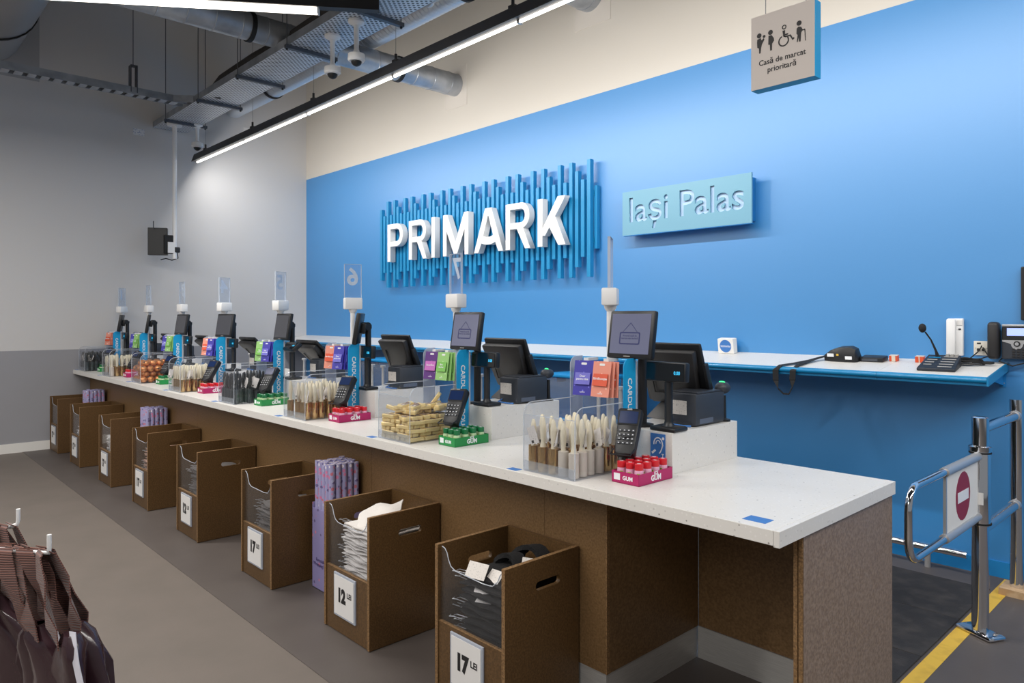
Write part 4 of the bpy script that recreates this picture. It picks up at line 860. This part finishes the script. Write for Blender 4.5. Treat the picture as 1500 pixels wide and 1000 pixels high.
for r_ in range(4):
    for c_ in range(3): part('key', G().box(-.03+.024*c_,-.014+.024*c_,-.064,-.0595,.012+.015*r_,.022+.015*r_,.002,1).mesh(K['terminal']), t)
part('cord', G().tube([(-.08,-.03,.01),(-.1,-.05,-.015),(-.03,-.05,-.04),(.03,-.04,-.02),(.05,-.03,.0)],.0045,6).mesh(K['rubber'], True), t)

# ------------------------------------------------------------------ lidded totes behind the tills, bag stands
def tote(x, y, z, lab, g):
    t = thing('storage_tote', lab, 'storage box', (x, y, z), 0, g)
    part('tub', C('ttub', lambda: G().hexa([(-.27,-.18,0),(.27,-.18,0),(.27,.18,0),(-.27,.18,0),(-.3,-.2,.34),(.3,-.2,.34),(.3,.2,.34),(-.3,.2,.34)],.012).mesh(K['tote'], True)), t)
    part('lid', C('tlid', lambda: G().box(-.31,.31,-.21,.21,.341,.37,.008).mesh(K['cyan_lid'], True)), t)
    part('handle', C('thn', lambda: G().box(.302,.315,-.06,.06,.28,.34,.004).box(-.315,-.302,-.06,.06,.28,.34,.004).mesh(K['cyan_lid'])), t)
for j, w_ in enumerate(('bottom', 'middle', 'top')):
    tote(-3.98, 4.62, .003+.372*j, w_+' clear tote with blue lid stacked under the shelf behind the two nearest tills', 'clear lidded totes near')
    tote(-7.0, 4.62, .003+.372*j, w_+' clear tote with blue lid stacked under the shelf behind the fourth nearest till', 'clear lidded totes far')
for k, X in enumerate(PX):
    if k < 3: continue
    t = thing('bag_stand', 'pair of short chrome posts on the counter rear left of '+TILL[k], 'bag stand', (X-.345, 2.985, CT), 0, 'chrome bag stands')
    part('base', C('bsb', lambda: G().box(-.1,.1,-.03,.03,0,.006).mesh(K['silver'])), t)
    for x in (-.075,.075): part('post', C(('bsp',x), lambda: G().cyl((x,0,.006),(x,0,.27),.011,12).lathe([(.022,.27),(.022,.285),(.015,.288)], 14, Matrix.Translation((x,0,0))).mesh(K['silver'], True)), t)

# ------------------------------------------------------------------ bags hanging in the near left corner
RZ = math.atan2(.7288, .6848)
t = thing('bag_rack', 'white prong rack holding brown bags in the near left corner', 'rack', (-2.113, .380, 0), RZ)
part('post', G().box(-.62,-.58,.1,.14,0,1.3).mesh(K['white']), t); part('foot', G().box(-.75,-.45,-.1,.34,0,.03).mesh(K['white']), t)
part('prong', G().tube([(-.6,.12,1.0),(-.3,.07,1.0),(0-.02,.01,1.0),(-.002,.002,1.004),(0,0,1.016),(0,0,1.05)], .0055, 8).mesh(K['white'], True), t)
part('prong', G().tube([(-.62,.13,1.012),(-.4,.17,1.012),(-.235,.197,1.012),(-.22,.2,1.018),(-.217,.2,1.03),(-.217,.2,1.061)], .0055, 8).mesh(K['white'], True), t)
B0 = Matrix.Translation((-2.113, .380, 0)) @ Matrix.Rotation(RZ, 4, 'Z')
def bag(i, p, lean, lab, grp):
    w_ = B0 @ Vector(p)
    t = thing('gift_bag', lab, 'bag', w_, RZ+rad(lean), grp)
    r = random.Random(i); s1 = r.uniform(-.012,.012)
    for yy, dx in ((-.016, 0), (.016, .012)):
        wob = [r.uniform(-.008,.008) for _ in range(6)]
        pts = [(dx*.3, yy*.3, .008), (dx*.5+.006, yy, .0), (.03+wob[0]+dx, yy*1.5+wob[1], -.055), (.056+wob[2]+dx, yy*1.4+wob[3], -.11), (.078+dx+wob[4], yy*1.6, -.165), (.092+dx, yy*1.2, -.21)]
        q = r.uniform(-.3,.3)
        part('strap', G().ribbon(pts, [Vector((.044*cos(q+e), .044*sin(q+e)-.01, 0)) for e in (0,0,.2,-.4,.35,-.2)], .003).mesh(K['strap'], True), t)
    g = G(); rs = []
    for z, hw, th in ((-.18,.022,.012),(-.205,.036,.02),(-.24,.05,.018),(-.3,.075,.016),(-.38,.1,.014),(-.5,.11,.014)):
        o = .088+.02*sin(z*25+i)-(z+.165)*.2; n_ = 14; ring = []
        for e in range(n_):
            a_ = 2*pi*e/n_; rad_ = 1+.28*sin(3*a_+i*1.3+z*9)
            ring.append((o+hw*cos(a_)*(.85+.15*rad_), th*sin(a_)*rad_*1.4, z))
        rs.append(ring)
    part('bag_body', g.rings(rs).mesh(K['bag'], True), t)
    if i == 1: part('print', text('Cumpără cu drag', .022, K['strut'], Matrix.Translation((.105,-.04,-.25)) @ Matrix.Rotation(rad(68),4,'Y') @ Matrix.Rotation(pi/2,4,'X'), ax='LEFT'), t)
    if i in (0, 4): part('lining', G().ribbon([(.128,-.006,-.17),(.142,-.012,-.2),(.158,-.016,-.24),(.184,-.018,-.3),(.206,-.02,-.36)], Vector((.018,.004,0)), .002).mesh(K['bag_light']), t)
WORD = ['outermost', 'second', 'third', 'fourth', 'fifth', 'sixth', 'seventh']
for i in range(6): bag(i, (-.018-.027*i, .012+.006*i+(.012 if i % 2 else -.008), 1.0), -26+20*(i % 3), WORD[i]+' brown bag with ribbed straps from the tip of the front prong', 'brown bags on the front prong')
for i in range(4): bag(i+7, (-.25-.034*i, .196-.004*i, 1.012), -14+5*(i % 2), WORD[i]+' brown bag with ribbed straps from the tip of the rear prong', 'brown bags on the rear prong')
